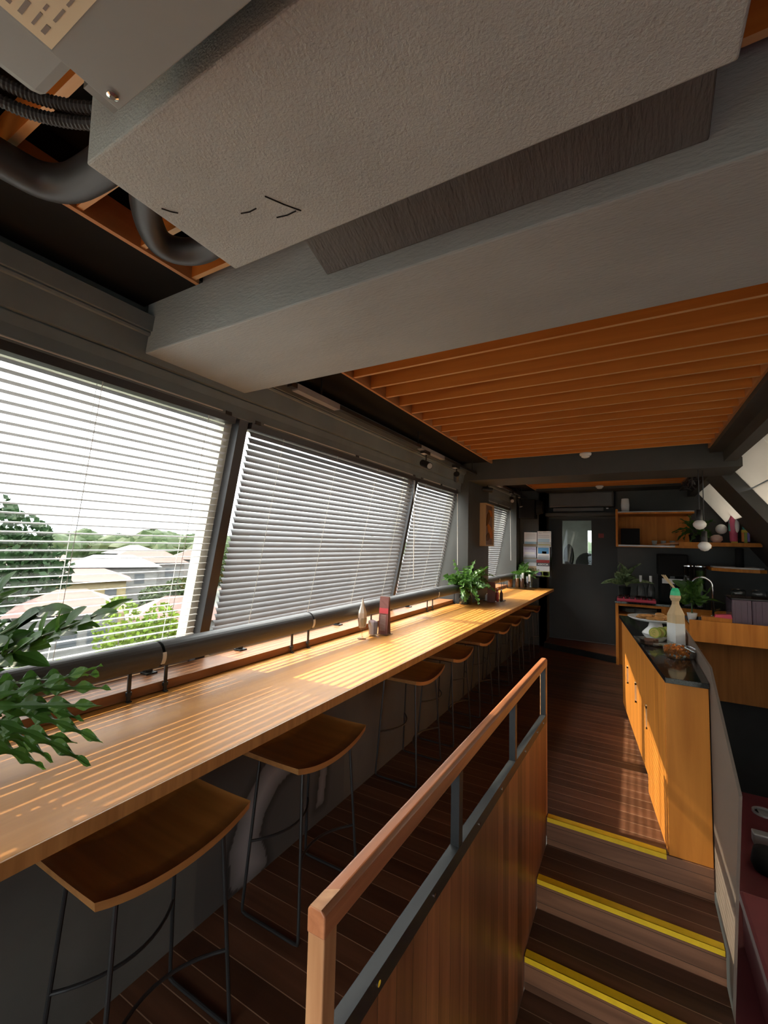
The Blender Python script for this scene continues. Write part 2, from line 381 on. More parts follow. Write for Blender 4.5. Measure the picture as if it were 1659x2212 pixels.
# ceiling and beams
struct(box('ceiling', 'black', -2.2, 2.4, -4.0, 9.0, 3.05, 3.12))
wfm = MB(); wfm.box(-2.46, -1.7, -2.5, -2.4, -1.2, 3.12); wfm.box(2.2, 2.4, -2.5, -2.4, -1.2, 3.12); wfm.box(-1.7, 2.2, -2.5, -2.4, -1.2, -0.9); wfm.box(-1.7, 2.2, -2.5, -2.4, 2.25, 3.12)
struct(wfm.build('wall_front', 'charcoal'))
sf = MB(); sf.box(-1.96, -1.545, -4.0, 1.13, 2.87, 3.05); sf.box(-1.96, -1.545, 1.72, YB, 2.87, 3.05)
struct(sf.build('ceiling', 'black'))
struct(box('beam', 'beam', -1.925, 1.6, 1.13, 1.72, 2.64, 3.05, bevel=0.006))
struct(box('beam', 'charcoal', -1.90, 0.95, 5.42, 6.05, 2.645, 3.05))
lb = MB(); lb.box(0.69, 0.93, 1.72, 8.78, 2.80, 3.05); lb.box(0.80, 0.90, 1.72, 8.78, 2.70, 2.80)
struct(lb.build('beam', 'charcoal'))
struct(box('beam', 'charcoal', -1.55, 0.7, 8.30, 8.78, 2.83, 3.05))

# ------------------------------------------------------------------ windows
def window(n, y0, y1):
    o = bpy.data.objects.new('window_%d' % n, None); C.objects.link(o); o['kind'] = 'structure'; o.location = (-2.1, (y0+y1)/2, 1.1)
    fr = MB()
    def bar(ya, yb, za, zb, o0, o1):
        fr.hexa([(WX(za)+o0, ya, za), (WX(za)+o1, ya, za), (WX(za)+o1, yb, za), (WX(za)+o0, yb, za),
                 (WX(zb)+o0, ya, zb), (WX(zb)+o1, ya, zb), (WX(zb)+o1, yb, zb), (WX(zb)+o0, yb, zb)])
    bar(y0, y0+0.05, 1.04, 2.5, -0.13, -0.05); bar(y1-0.05, y1, 1.04, 2.5, -0.13, -0.05)
    bar(y0, y1, 1.04, 1.10, -0.13, -0.05); bar(y0, y1, 2.485, 2.53, -0.13, -0.05)
    fr.build('frame', 'mullion_out', o)
    pn = MB(); pn.hexa([(WX(1.05)-0.095, y0+0.03, 1.05), (WX(1.05)-0.089, y0+0.03, 1.05), (WX(1.05)-0.089, y1-0.03, 1.05), (WX(1.05)-0.095, y1-0.03, 1.05),
                        (WX(2.5)-0.095, y0+0.03, 2.5), (WX(2.5)-0.089, y0+0.03, 2.5), (WX(2.5)-0.089, y1-0.03, 2.5), (WX(2.5)-0.095, y1-0.03, 2.5)])
    pn.build('pane', 'pane', o)
    return o
window(1, -1.5, 1.735); window(5, -2.4, -1.55);
win6 = bpy.data.objects.new('window_6', None); C.objects.link(win6); win6['kind'] = 'structure'; win6.location = (0.2, -2.45, 0)
box('pane', 'pane', -1.7, 2.2, -2.46, -2.45, -0.9, 2.25, win6)
fr6 = MB()
for xx in (-1.7, -0.42, 0.87, 2.15): fr6.box(xx, xx+0.05, -2.49, -2.41, -0.9, 2.25)
fr6.build('frame', 'mullion', win6)
window(2, 1.80, 4.115); window(3, 4.165, 5.44); window(4, 6.36, 8.22)
ml = MB()
for (ya, yb) in ((-1.55, -1.5), (1.735, 1.80), (4.115, 4.165)):
    ml.hexa([(WX(1.04)-0.11, ya, 1.04), (WX(1.04)+0.012, ya, 1.04), (WX(1.04)+0.012, yb, 1.04), (WX(1.04)-0.11, yb, 1.04),
             (WX(2.5)-0.11, ya, 2.5), (WX(2.5)+0.012, ya, 2.5), (WX(2.5)+0.012, yb, 2.5), (WX(2.5)-0.11, yb, 2.5)])
struct(ml.build('trim_3', 'mullion'))

# ------------------------------------------------------------------ venetian blinds
def blind(y0, y1, tilt, label, cords, wand=None, zbot=1.10, pitch=0.037, wd=0.042, crown=0.0035):
    o = thing('venetian_blind', label, 'blind', (-2.2, (y0+y1)/2, zbot), 'white venetian blinds on the window wall')
    hr = MB(); hr.hexa([(WX(2.465)-0.03, y0, 2.465), (WX(2.465)+0.022, y0, 2.465), (WX(2.465)+0.022, y1, 2.465), (WX(2.465)-0.03, y1, 2.465),
                        (WX(2.50)-0.03, y0, 2.50), (WX(2.50)+0.022, y0, 2.50), (WX(2.50)+0.022, y1, 2.50), (WX(2.50)-0.03, y1, 2.50)])
    hr.build('headrail', 'mullion', o)
    sl = MB(); z = 2.44; st, ct = math.sin(tilt), math.cos(tilt)
    while z > zbot+0.03:
        rows = []
        for k in range(5):
            u = (k/4-0.5); a = u*wd; cr = crown*(1-4*u*u)
            rows.append((WX(z)+a*ct-cr*st, z+a*st+cr*ct))
        k0 = len(sl.v)
        for (x, zz) in rows: sl.v += [(x, y0+0.012, zz), (x, y1-0.012, zz)]
        for k in range(4): sl.f.append((k0+2*k, k0+2*k+1, k0+2*k+3, k0+2*k+2))
        z -= pitch
    sl.build('slats', 'blind', o)
    br = MB(); br.box(WX(zbot)-0.022, WX(zbot)+0.022, y0+0.012, y1-0.012, zbot, zbot+0.018); br.build('bottom_rail', 'blind', o)
    for cy in cords:
        cm = MB()
        for dx in (-0.023, 0.023): cm.tube([(WX(2.465)+dx, cy, 2.465), (WX(zbot)+dx, cy, zbot+0.01)], 0.0015, 5)
        cm.build('cord', 'cord', o)
    for cy in (y0+0.04, (y0+y1)/2, y1-0.06):
        box('bracket', 'mullion', WX(2.50)-0.02, WX(2.50)+0.03, cy-0.02, cy+0.02, 2.497, 2.517, o)
    vl = MB(); vl.tube([(WX(2.512)+0.02, y0+0.09, 2.512), (WX(2.512)+0.02, (y0+y1)/2-0.03, 2.512)], 0.005, 6); vl.tube([(WX(2.512)+0.02, (y0+y1)/2+0.03, 2.512), (WX(2.512)+0.02, y1-0.1, 2.512)], 0.005, 6)
    vl.build('tilt_rod', 'cord', o)
    if wand:
        wm = MB(); wm.tube([(WX(2.46)+0.035, wand, 2.46), (WX(2.46)+0.045, wand+0.005, 1.55 if wand > 4.5 else 1.45)], 0.004, 6); wm.build('wand', 'cord', o)
    return o
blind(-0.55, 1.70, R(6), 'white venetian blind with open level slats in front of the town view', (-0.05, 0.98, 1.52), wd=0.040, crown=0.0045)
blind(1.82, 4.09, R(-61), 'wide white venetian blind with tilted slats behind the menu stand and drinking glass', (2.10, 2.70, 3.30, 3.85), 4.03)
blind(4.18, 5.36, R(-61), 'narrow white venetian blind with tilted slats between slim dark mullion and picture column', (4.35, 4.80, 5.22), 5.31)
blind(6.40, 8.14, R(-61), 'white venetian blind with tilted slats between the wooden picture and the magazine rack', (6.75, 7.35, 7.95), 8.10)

# ------------------------------------------------------------------ long counter and ledge
t = thing('window_counter', 'long teak counter running below the blinds to the end wall', 'counter', (-1.76, 3.5, 1.005))
box('counter_top', 'counter', -2.25, -1.274, -1.2, YB-0.005, 1.01, 1.05, t, 0.002)
box('edge_band', 'counter_edge', -1.274, -1.268, -1.2, YB-0.005, 1.008, 1.05, t)
for (y0, y1, lab) in ((-1.2, 5.42, 'reddish wooden ledge between the long counter and the first three blinds'), (6.40, 8.2, 'short reddish wooden ledge under the far blind beside the magazine rack')):
    tag(MB().box(-2.23, -2.03, y0, y1, 1.052, 1.098).build('window_ledge', 'ledge', None, 0.003), lab, 'ledge')
tr_ = MB(); tr_.tube([(-2.27, -1.2, 1.13), (-2.27, 5.40, 1.13)], 0.008, 8); tr_.tube([(-2.262, -1.2, 1.155), (-2.262, 5.40, 1.155)], 0.006, 8)
tag(tr_.build('guide_rod', 'ledge'), 'pair of thin brown rods along the bottom of the first three windows', 'rod')
lt0 = None
for y, lab in ((1.42, 'dark metal latch on the ledge left of the first mullion'), (2.03, 'dark metal latch on the ledge just right of the first mullion'), (3.1, 'dark metal latch on the ledge behind the menu stand'), (4.45, 'dark metal latch on the ledge right of the second mullion')):
    if lt0 is None:
        lt0 = thing('window_latch', lab, 'latch', (-2.21, y, 1.098), 'metal latches on the window ledge')
        box('base', 'steel_blue', -2.225, -2.17, y-0.03, y+0.03, 1.098, 1.106, lt0)
        box('lever', 'steel_blue', -2.225, -2.195, y-0.018, y+0.018, 1.106, 1.165, lt0)
    else: dup(lt0, (-2.21, y, 1.098), lab)

# fat grey tube in front of the blinds, on slim brackets
def big_tube(y0, y1, joints, posts, label):
    t = thing('guard_tube', label, 'tube', (-1.96, (y0+y1)/2, 1.05), 'grey guard tubes along the windows')
    ys = [y0] + joints + [y1]
    for a, b in zip(ys[:-1], ys[1:]):
        m = MB(); a2, b2 = a+(0.008 if a != y0 else 0), b-(0.008 if b != y1 else 0)
        m.tube([(-1.96, a2, 1.255), (-1.96, b2, 1.255)], 0.06, 28); m.build('tube_section', 'tube', t, smooth=False)
    for j in joints:
        m = MB(); m.tube([(-1.96, j-0.012, 1.255), (-1.96, j+0.012, 1.255)], 0.056, 20); m.build('joint', 'black', t)
        c = MB()
        for k in range(6):
            a = R(-38+k*9); a2 = R(-38+(k+1)*9)
            for q in ((a, a2),):
                p = [(-1.96+rr*math.cos(g), j+s, 1.255+rr*math.sin(g)) for s in (-0.009, 0.009) for (rr, g) in ((0.057, q[0]), (0.0635, q[0]), (0.0635, q[1]), (0.057, q[1]))]
                c.hexa(p)
        c.build('clip', 'white', t)
    for p in posts:
        m = MB(); m.box(-2.018, -2.011, p-0.008, p+0.008, 1.05, 1.22); m.box(-2.018, -2.000, p-0.010, p+0.010, 1.05, 1.055); m.tube([(-2.014, p, 1.21), (-1.985, p, 1.235)], 0.008, 6)
        m.box(-2.022, -2.008, p-0.011, p+0.011, 1.078, 1.094)
        m.build('bracket', 'steel_blue', t)
M['tube'] = paint('dark grey tube skin', (0.075, 0.072, 0.072), 0.5, var=0.04)
big_tube(-0.6, 5.43, [0.45, 1.30, 2.40, 3.42, 4.62], [1.21, 1.39, 2.31, 2.48, 3.34, 3.50, 4.55, 4.70, 5.40], 'long fat dark grey tube on slim brackets in front of the first three blinds')
big_tube(6.42, 8.18, [7.2], [6.9, 7.05, 7.75, 7.9], 'short fat dark grey tube below the far blind beside the magazine rack')

# ------------------------------------------------------------------ bar stools
def make_stool(label):
    t = thing('bar_stool', label, 'stool', (0, 0, 0), 'bar stools along the window counter')
    # saddle seat: x in -0.195..0.195 (depth), y -0.285..0.285 (width)
    s = MB(); nx, ny = 6, 16; th = 0.028
    def zt(y): return 0.742 + 0.045*(abs(y)/0.285)**2
    def half(y): return 0.195*(1-0.06*(abs(y)/0.285)**4)
    top, bot = [], []
    for j in range(ny+1):
        y = -0.285+0.57*j/ny
        for i in range(nx+1):
            x = (-1+2*i/nx)*half(y); dip = 0.004*(1-(2*i/nx-1)**2)
            top.append((x, y, zt(y)-dip)); bot.append((x*0.985, y*0.985, zt(y)-th))
    n = len(top); W_ = nx+1
    tf = [(j*W_+i, j*W_+i+1, (j+1)*W_+i+1, (j+1)*W_+i) for j in range(ny) for i in range(nx)]
    bf = [tuple(n+k for k in f[::-1]) for f in tf]
    rim = [j*W_ for j in range(ny+1)] + [ny*W_+i for i in range(1, nx+1)] + [j*W_+nx for j in range(ny-1, -1, -1)] + [i for i in range(nx-1, 0, -1)]
    ef = [(rim[(k+1) % len(rim)], rim[k], n+rim[k], n+rim[(k+1) % len(rim)]) for k in range(len(rim))]
    s.add(top+bot, tf+bf+ef)
    so = s.build('seat', ['seat', 'seat_edge'], t)
    for k, p in enumerate(so.data.polygons):
        if k >= len(tf)+len(bf): p.material_index = 1
        else: p.use_smooth = True
    for sy in (-1, 1):
        for sx in (-1, 1):
            l = MB(); l.tube([(sx*0.135, sy*0.195, 0.735), (sx*0.175, sy*0.235, 0.03), (sx*0.172, sy*0.235, 0.012), (sx*0.150, sy*0.235, 0.0075)], 0.0075, 8); l.build('leg', 'steel', t)
        r = MB(); r.tube([(-0.152, sy*0.235, 0.0075), (0.152, sy*0.235, 0.0075)], 0.0075, 8); r.build('runner', 'steel', t)
        q = MB(); q.tube([(-0.135, sy*0.195, 0.735), (0.135, sy*0.195, 0.735)], 0.0075, 8); q.build('seat_bar', 'steel', t)
    for sx, zf in ((-1, 0.33), (1, 0.28)):
        f = MB(); pts = []
        for k in range(13):
            u = -1+2*k/12; pts.append((sx*(0.158-0.10*(1-u*u)), u*0.219, zf))
        f.tube(pts, 0.0065, 8); f.build('footrest', 'steel', t)
    return t
spots = [(-1.495, 1.015, 'bar stool with walnut seat nearest the camera, fully in front of the counter edge'),
         (-1.495, 1.865, 'second bar stool from the camera, in front of the pale wall mural'),
         (-1.592, 3.29, 'third bar stool from the camera, seat tucked under the counter by the drinking glass'),
         (-1.592, 4.06, 'fourth bar stool from the camera, seat tucked under the counter'),
         (-1.592, 4.84, 'fifth bar stool from the camera, seat tucked under the counter'),
         (-1.592, 5.60, 'sixth bar stool from the camera, below the leafy glass vase'),
         (-1.592, 6.24, 'seventh bar stool from the camera, below the condiment tray'),
         (-1.592, 6.94, 'eighth bar stool from the camera, between the condiment tray and the cutlery tray'),
         (-1.592, 7.72, 'last bar stool, nearest the magazine rack and dark door')]
st0 = make_stool(spots[0][2])
for i, (x, y, lab) in enumerate(spots):
    if i == 0: st0.location = (x, y, 0)
    else: dup(st0, (x, y, 0), lab)

# mural painted on the wall below the counter
def mural():
    A = [(1.66, 0.03), (1.64, 0.22), (1.72, 0.42), (1.86, 0.56), (2.10, 0.62), (2.24, 0.52), (2.12, 0.44), (1.98, 0.40), (1.88, 0.30), (1.85, 0.20), (1.90, 0.10), (1.92, 0.02), (1.80, -0.02)]
    B = [(2.40, 0.50), (2.47, 0.50), (2.44, 0.24), (2.42, 0.10), (2.34, 0.10), (2.36, 0.24)]
    def sd(p, poly):
        dmin, ins = 9, False
        for i in range(len(poly)):
            a, b = poly[i], poly[(i+1) % len(poly)]
            ex, ey = b[0]-a[0], b[1]-a[1]; wx, wy = p[0]-a[0], p[1]-a[1]
            u = max(0, min(1, (wx*ex+wy*ey)/(ex*ex+ey*ey))); dmin = min(dmin, math.hypot(wx-ex*u, wy-ey*u))
            if (a[1] > p[1]) != (b[1] > p[1]) and p[0] < (b[0]-a[0])*(p[1]-a[1])/(b[1]-a[1])+a[0]: ins = not ins
        return -dmin if ins else dmin
    ny, nz = 110, 90; y0, y1, z0, z1 = 1.45, 2.65, 0.002, 0.99
    mb = MB(); vals = []
    for j in range(nz+1):
        for i in range(ny+1):
            y = y0+(y1-y0)*i/ny; z = z0+(z1-z0)*j/nz; mb.v.append((-1.7885, y, z))
            best = 0
            for P in (A, B):
                d = sd((y, z), P)
                v = max(0, min(1, (-d)/0.10)) if d < 0 else -max(0, 1-d/0.06)
                if d < 0: best = max(best, 0.25+0.75*v)
                elif best <= 0: best = min(best, v)
            vals.append(best)
    W_ = ny+1
    mb.f = [(j*W_+i, j*W_+i+1, (j+1)*W_+i+1, (j+1)*W_+i) for j in range(nz) for i in range(ny)]
    m, tt, b = _mat('airbrushed mural'); N, L = tt.nodes, tt.links
    at = N.new('ShaderNodeAttribute'); at.attribute_name = 'tone'
    rr = N.new('ShaderNodeValToRGB'); rr.color_ramp.elements[0].color = (0.02, 0.02, 0.021, 1); rr.color_ramp.elements[1].color = (0.28, 0.28, 0.30, 1)
    e = rr.color_ramp.elements.new(0.5); e.color = (0.07, 0.07, 0.07, 1)
    mp_ = N.new('ShaderNodeMapRange'); mp_.inputs['From Min'].default_value = -1; L.new(at.outputs['Fac'], mp_.inputs['Value']); L.new(mp_.outputs[0], rr.inputs[0])
    L.new(rr.outputs[0], b.inputs['Base Color']); b.inputs['Roughness'].default_value = 0.7
    o = mb.build('wall_mural', m)
    a = o.data.attributes.new('tone', 'FLOAT', 'POINT')
    for i, v in enumerate(vals): a.data[i].value = v
    tag(o, 'pale grey airbrushed mural on the dark wall below the counter', 'mural')
mural()

# ------------------------------------------------------------------ stairs and railing
t = thing('staircase', 'dark hardwood steps with yellow edge strips going down beside the railing', 'stairs', (-0.08, 2.2, -0.9))
noseY = [3.22, 2.875, 2.53, 2.185, 1.84, 1.50, 1.15]
for k, y in enumerate(noseY):
    z = -0.17*k
    ri = MB(); ri.box(-0.53, 0.37, y-0.002 if k else y-0.004, y+0.02, z-0.17, z-0.002 if k else -0.002); ri.build('riser', 'riser', t)
    if k < len(noseY)-1:
        zn = -0.17*(k+1)
        tm = MB(); tm.box(-0.53, 0.37, noseY[k+1]-0.012, y, zn-0.03, zn); tm.build('tread', 'deck', t)
    x1 = 0.145 if k == 0 else 0.365
    ns = MB(); yy = y-0.006 if k == 0 else y-0.014
    ns.box(-0.525, x1, yy-0.004, yy+0.045, z-0.001, z+0.005); ns.box(-0.525, x1, yy-0.006, yy, z-0.022, z+0.005)
    ns.build('nosing_strip', 'yellow', t)
struct(box('floor', 'maroon', -0.575, 0.40, -4.0, 1.16, -1.2, -1.02))

t = thing('stair_railing', 'red hardwood handrail on dark steel posts above a board panel beside the steps', 'railing', (-0.555, 2.0, -1.0))
def RZ(y): return 1.03 + (3.27-y)*0.020            # handrail top
def BZ(y): return 0.665 + (3.27-y)*0.062           # steel bar
Y0r, Y1r = 0.735, 3.27
hr = MB()
pf = [(-0.574, -0.052), (-0.574, -0.008), (-0.567, 0), (-0.540, 0), (-0.531, -0.009), (-0.531, -0.052)]
k = len(pf)
hr.add([(x, Y0r, RZ(Y0r)+z) for x, z in pf]+[(x, Y1r, RZ(Y1r)+z) for x, z in pf], [tuple(range(k)), tuple(range(k, 2*k))[::-1]]+[(i, k+i, k+(i+1) % k, (i+1) % k) for i in range(k)])
hr.build('handrail', 'handrail', t, 0.003)
MB().hexa([(-0.567, 0.7345, RZ(0.735)+0.0002), (-0.540, 0.7345, RZ(0.735)+0.0002), (-0.540, 0.800, RZ(0.80)+0.0002), (-0.567, 0.782, RZ(0.782)+0.0002), (-0.567, 0.7345, RZ(0.735)+0.0012), (-0.540, 0.7345, RZ(0.735)+0.0012), (-0.540, 0.800, RZ(0.80)+0.0012), (-0.567, 0.782, RZ(0.782)+0.0012)]).build('end_cap', 'post', t)
box('post', 'post', -0.573, -0.532, 0.737, 0.780, -1.0, RZ(0.74)-0.050, t, 0.003)
box('post', 'post', -0.573, -0.532, 3.232, 3.268, -0.0, RZ(3.2)-0.050, t, 0.003)
sb = MB(); sb.hexa([(-0.562, 0.781, BZ(0.781)-0.05), (-0.528, 0.781, BZ(0.781)-0.05), (-0.528, 3.22, BZ(3.22)-0.05), (-0.562, 3.22, BZ(3.22)-0.05),
                    (-0.562, 0.781, BZ(0.781)), (-0.528, 0.781, BZ(0.781)), (-0.528, 3.22, BZ(3.22)), (-0.562, 3.22, BZ(3.22))])
sb.build('bottom_rail', 'steel_blue', t)
for y in (1.50, 2.32, 3.19):
    box('steel_post', 'steel_blue', -0.560, -0.530, y-0.006, y+0.030, BZ(y)-0.03, RZ(y)-0.050, t)
for y in (0.95, 1.28, 1.72, 2.05, 2.55, 2.9, 3.1):
    b_ = MB(); b_.tube([(-0.530, y, BZ(y)-0.025), (-0.5255, y, BZ(y)-0.025)], 0.007, 10); b_.build('bolt', 'chrome', t)
pn = MB(); pn.hexa([(-0.572, 0.781, -1.0), (-0.532, 0.781, -1.0), (-0.532, 3.225, -0.95), (-0.572, 3.225, -0.95),
                    (-0.572, 0.781, BZ(0.781)-0.05), (-0.532, 0.781, BZ(0.781)-0.05), (-0.532, 3.225, BZ(3.225)-0.05), (-0.572, 3.225, BZ(3.225)-0.05)])
pn.build('board_panel', 'panel', t)

# ------------------------------------------------------------------ slatted ceilings
def slat_ceiling(y0, y1, first, label):
    t = thing('slatted_ceiling', label, 'ceiling panel', (-0.42, (y0+y1)/2, 2.85), 'orange slatted ceiling bays')
    for x in (-1.545, 0.675): box('frame_strip', 'slat_frame', x, x+0.018, y0, y1, 2.842, 2.955, t)
    y = first
    while y < y1-0.02:
        if y > y0: 
            sl_ = MB().box(-1.527, 0.675, y-0.010, y+0.010, 2.85, 2.955).build('slat', ['slat', 'slat_edge'], t); sl_.data.polygons[0].material_index = 1
        y += 0.2095
    return t
slat_ceiling(1.74, 5.40, 1.83, 'large orange slatted ceiling panel between the near grey beam and the dark cross beam')
slat_ceiling(6.08, 8.28, 6.23, 'far orange slatted ceiling panel between the dark cross beam and the end wall')
slat_ceiling(-1.2, 1.10, -1.02, 'orange slatted ceiling panel above the air conditioner and black pipes')
for (x, y, lab) in ((-0.44, 5.22, 'white dome detector under the large slatted panel by the cross beam'), (-0.47, 8.05, 'white dome detector under the far slatted panel near the end wall')):
    t = thing('smoke_detector', lab, 'detector', (x, y, 2.85), 'white ceiling detectors')
    MB().lathe([(0.058, 0), (0.062, -0.012), (0.055, -0.03)], (x, y, 2.85), 24).build('base', 'white', t, smooth=True)
    MB().lathe([(0.045, -0.03), (0.042, -0.045), (0.02, -0.055), (0.0001, -0.056)], (x, y, 2.85), 24).build('cover', 'white', t, smooth=True)

# ------------------------------------------------------------------ air conditioner and pipes
t = thing('air_conditioner', 'large grey ceiling air conditioner with label and duct board box', 'air conditioner', (-0.3, 0.3, 3.05))
box('duct_box', 'foam', -0.885, 0.142, 0.385, 0.742, 2.50, 2.76, t, 0.004)
box('body', 'ac_metal', -0.66, 0.30, -0.9, 0.335, 2.485, 2.84, t, 0.004)
box('access_panel', 'ac_metal', -0.685, 0.30, -0.9, 0.337, 2.462, 2.475, t, 0.002)
box('collar', 'ac_metal', -0.80, 0.10, 0.335, 0.40, 2.56, 2.80, t)
box('bracket', 'ac_metal', -0.85, -0.66, -0.5, 0.30, 2.52, 2.78, t, 0.02)
MB().lathe([(0.008, 0), (0.008, -0.003), (0.004, -0.005)], (-0.668, 0.318, 2.462), 16).build('screw', 'chrome', t)
lbm = box('label_sheet', 'label', -0.678, -0.42, -0.10, 0.243, 2.4605, 2.4615, t)
pr = MB()
for i in range(24):
    y = 0.230-i*0.0125
    x = -0.665
    while x < -0.45:
        wv = random.uniform(0.006, 0.028); pr.box(x, x+wv, y-random.choice((0.003, 0.005)), y, 2.4598, 2.4603); x += wv+random.uniform(0.006, 0.02)
pr.build('printed_lines', 'print', t)
sk = MB()
for (a, b_) in (((-0.86, 0.52), (-0.84, 0.545)), ((-0.72, 0.61), (-0.68, 0.615)), ((-0.66, 0.655), (-0.61, 0.66)), ((-0.64, 0.60), (-0.60, 0.665))):
    sk.tube([(a[0], a[1], 2.4995), ((a[0]+b_[0])/2, (a[1]+b_[1])/2+0.003, 2.4995), (b_[0], b_[1], 2.4995)], 0.0016, 4)
sk.build('scuff', 'black', t)
dm = MB(); dm.hexa([(-0.89, 1.0, 2.755), (0.16, 1.0, 2.755), (0.16, 1.128, 2.705), (-0.89, 1.128, 2.705), (-0.93, 0.76, 2.80), (0.16, 0.76, 2.80), (0.16, 1.128, 2.84), (-0.89, 1.128, 2.84)])
tag(dm.build('flat_duct', 'duct', None, 0.004), 'flat duct in grey insulation sheet between air conditioner box and grey beam', 'duct')
def pipe(pts, r, label, name='insulated_pipe', joints=()):
    # smooth the path
    P_ = [Vector(p) for p in pts]
    for _ in range(3):
        Q = [P_[0]]
        for a, b_ in zip(P_[:-1], P_[1:]): Q += [a*0.75+b_*0.25, a*0.25+b_*0.75]
        P_ = Q+[P_[-1]]
    return tag(MB().tube(P_, r, 18).build(name, 'rubber', None, smooth=True), label, 'pipe')
pipe([(-1.44, -0.2, 2.79), (-1.44, 0.40, 2.79), (-1.42, 0.555, 2.79), (-1.20, 0.575, 2.79), (-0.90, 0.56, 2.80)], 0.047, 'thick black insulated pipe bending behind the air conditioner corner')
pipe([(-1.00, 0.62, 2.795), (-1.16, 0.65, 2.795), (-1.29, 0.73, 2.79), (-1.36, 0.83, 2.77), (-1.28, 0.92, 2.78), (-1.10, 0.90, 2.79), (-0.98, 0.78, 2.79)], 0.042, 'black insulated pipe loop hanging left of the flat duct')
for i, (dx, dz, lab) in enumerate(((0, 0, 'lower ribbed black conduit running into the air conditioner corner'), (0.028, 0.02, 'upper ribbed black conduit running into the air conditioner corner'))):
    pts = [(-1.17+dx, -0.1, 2.78+dz), (-1.15+dx, 0.20, 2.70+dz), (-1.11+dx, 0.33, 2.68+dz), (-1.02+dx, 0.41, 2.67+dz), (-0.885+dx, 0.47, 2.66+dz)]
    P_ = [Vector(p) for p in pts]
    for _ in range(5):
        Q = [P_[0]]
        for a, b_ in zip(P_[:-1], P_[1:]): Q += [a*0.75+b_*0.25, a*0.25+b_*0.75]
        P_ = Q+[P_[-1]]
    tag(MB().tube(P_, [0.0125 if k % 2 else 0.0105 for k in range(len(P_))], 10).build('conduit', 'rubber'), lab, 'conduit', 'ribbed conduits by the air conditioner')

# ------------------------------------------------------------------ track lights
t = thing('light_track', 'black light track hung on rods along the window side of the ceiling', 'light track', (-1.75, 5.2, 2.87))
box('rail', 'steel', -1.768, -1.732, 1.9, 8.4, 2.715, 2.742, t)
for (a, b_) in ((1.95, 2.38), (3.72, 4.35), (5.72, 6.6)):
    box('reflecting_face', 'alu', -1.775, -1.728, a, b_, 2.708, 2.745, t) if 'alu' in M else None
for y in (2.2, 3.68, 5.28, 6.9, 8.1): MB().tube([(-1.75, y, 2.74), (-1.75, y, 2.88)], 0.006, 6).build('rod', 'steel', t)
M['alu'] = paint('satin aluminium', (0.40, 0.40, 0.40), 0.45, metal=0.4)
for (a, b_) in ((1.95, 2.38), (3.72, 4.30), (5.80, 6.7)): box('reflecting_face', 'alu', -1.775, -1.728, a, b_, 2.706, 2.7455, t)  # track's aluminium faces; the window's reflection is built in as pale strips
def spot(y, aim, label):
    t = thing('track_spotlight', label, 'spotlight', (-1.75, y, 2.715), 'black spotlights on the light track')
    box('adapter', 'steel', -1.772, -1.728, y-0.09, y+0.05, 2.680, 2.715, t)
    box('adapter_plate', 'white', -1.770, -1.730, y-0.085, y-0.02, 2.677, 2.680, t)
    MB().tube([(-1.75, y, 2.68), (-1.75, y, 2.615)], 0.007, 8).build('arm', 'steel', t)
    d = Vector(aim).normalized(); c = Vector((-1.75, y, 2.585))
    MB().tube([c-d*0.07, c+d*0.07], 0.034, 18).build('body', 'steel', t)
    MB().tube([c+d*0.0705, c+d*0.073], 0.027, 18).build('lens', 'alu', t)
spot(3.87, (0.75, -0.5, -0.35), 'cylindrical black spotlight nearest the camera on the light track')
spot(4.72, (-0.3, 0.8, -0.3), 'second black spotlight from the camera on the light track')
spot(5.95, (0.75, 0.35, -0.1), 'third black spotlight, above the wooden box picture')
spot(7.36, (0.3, -0.8, -0.4), 'fourth black spotlight, above the far blind')
spot(7.98, (0.25, -0.2, -0.9), 'black spotlight next to the wall speaker, pointing down')

# ------------------------------------------------------------------ end wall things
t = thing('wall_speaker', 'black box speaker under the ceiling at the end of the window wall', 'speaker', (-1.60, 8.3, 2.3))
box('cabinet', 'black', -1.80, -1.52, 8.10, 8.38, 2.32, 2.66, t, 0.01)
MB().tube([(-1.50, 8.22, 2.52), (-1.40, 8.22, 2.52)], [0.14, 0.11], 24).build('horn', 'black', t)
box('bracket', 'black', -1.70, -1.60, 8.38, YB, 2.48, 2.56, t)

t = thing('split_air_conditioner', 'long grey wall air conditioner above the dark door', 'air conditioner', (-0.8, 8.75, 2.46))
box('body', 'charcoal2', -1.36, -0.28, 8.60, 8.90, 2.55, 2.83, t, 0.03) if 'charcoal2' in M else None
M['charcoal2'] = paint('grey appliance plastic', (0.085, 0.085, 0.083), 0.5)
box('body', 'charcoal2', -1.36, -0.28, 8.60, 8.91, 2.545, 2.83, t, 0.03)
box('flap', 'charcoal2', -1.28, -0.44, 8.585, 8.62, 2.47, 2.535, t, 0.008)
box('display', 'white', -0.40, -0.365, 8.592, 8.60, 2.505, 2.525, t)

door = bpy.data.objects.new('door_1', None); C.objects.link(door); door['kind'] = 'structure'; door.location = (-0.8, 8.95, 0.1)
dl = MB(); x0, x1 = -1.41, -0.24; wx0, wx1, wz0, wz1 = -1.17, -0.665, 1.50, 2.32
dl.box(x0, wx0, 8.93, 8.98, 0.10, 2.39); dl.box(wx1, x1, 8.93, 8.98, 0.10, 2.39); dl.box(wx0, wx1, 8.93, 8.98, 0.10, wz0); dl.box(wx0, wx1, 8.93, 8.98, wz1, 2.39)
dl.build('door_leaf', paint('black door paint', (0.022, 0.022, 0.020), 0.6), door)
box('pane', 'pane', wx0, wx1, 8.95, 8.956, wz0, wz1, door)
box('sign', paint('red sticker', (0.25, 0.03, 0.03), 0.6), -0.55, -0.46, 8.925, 8.929, 2.00, 2.08, door)
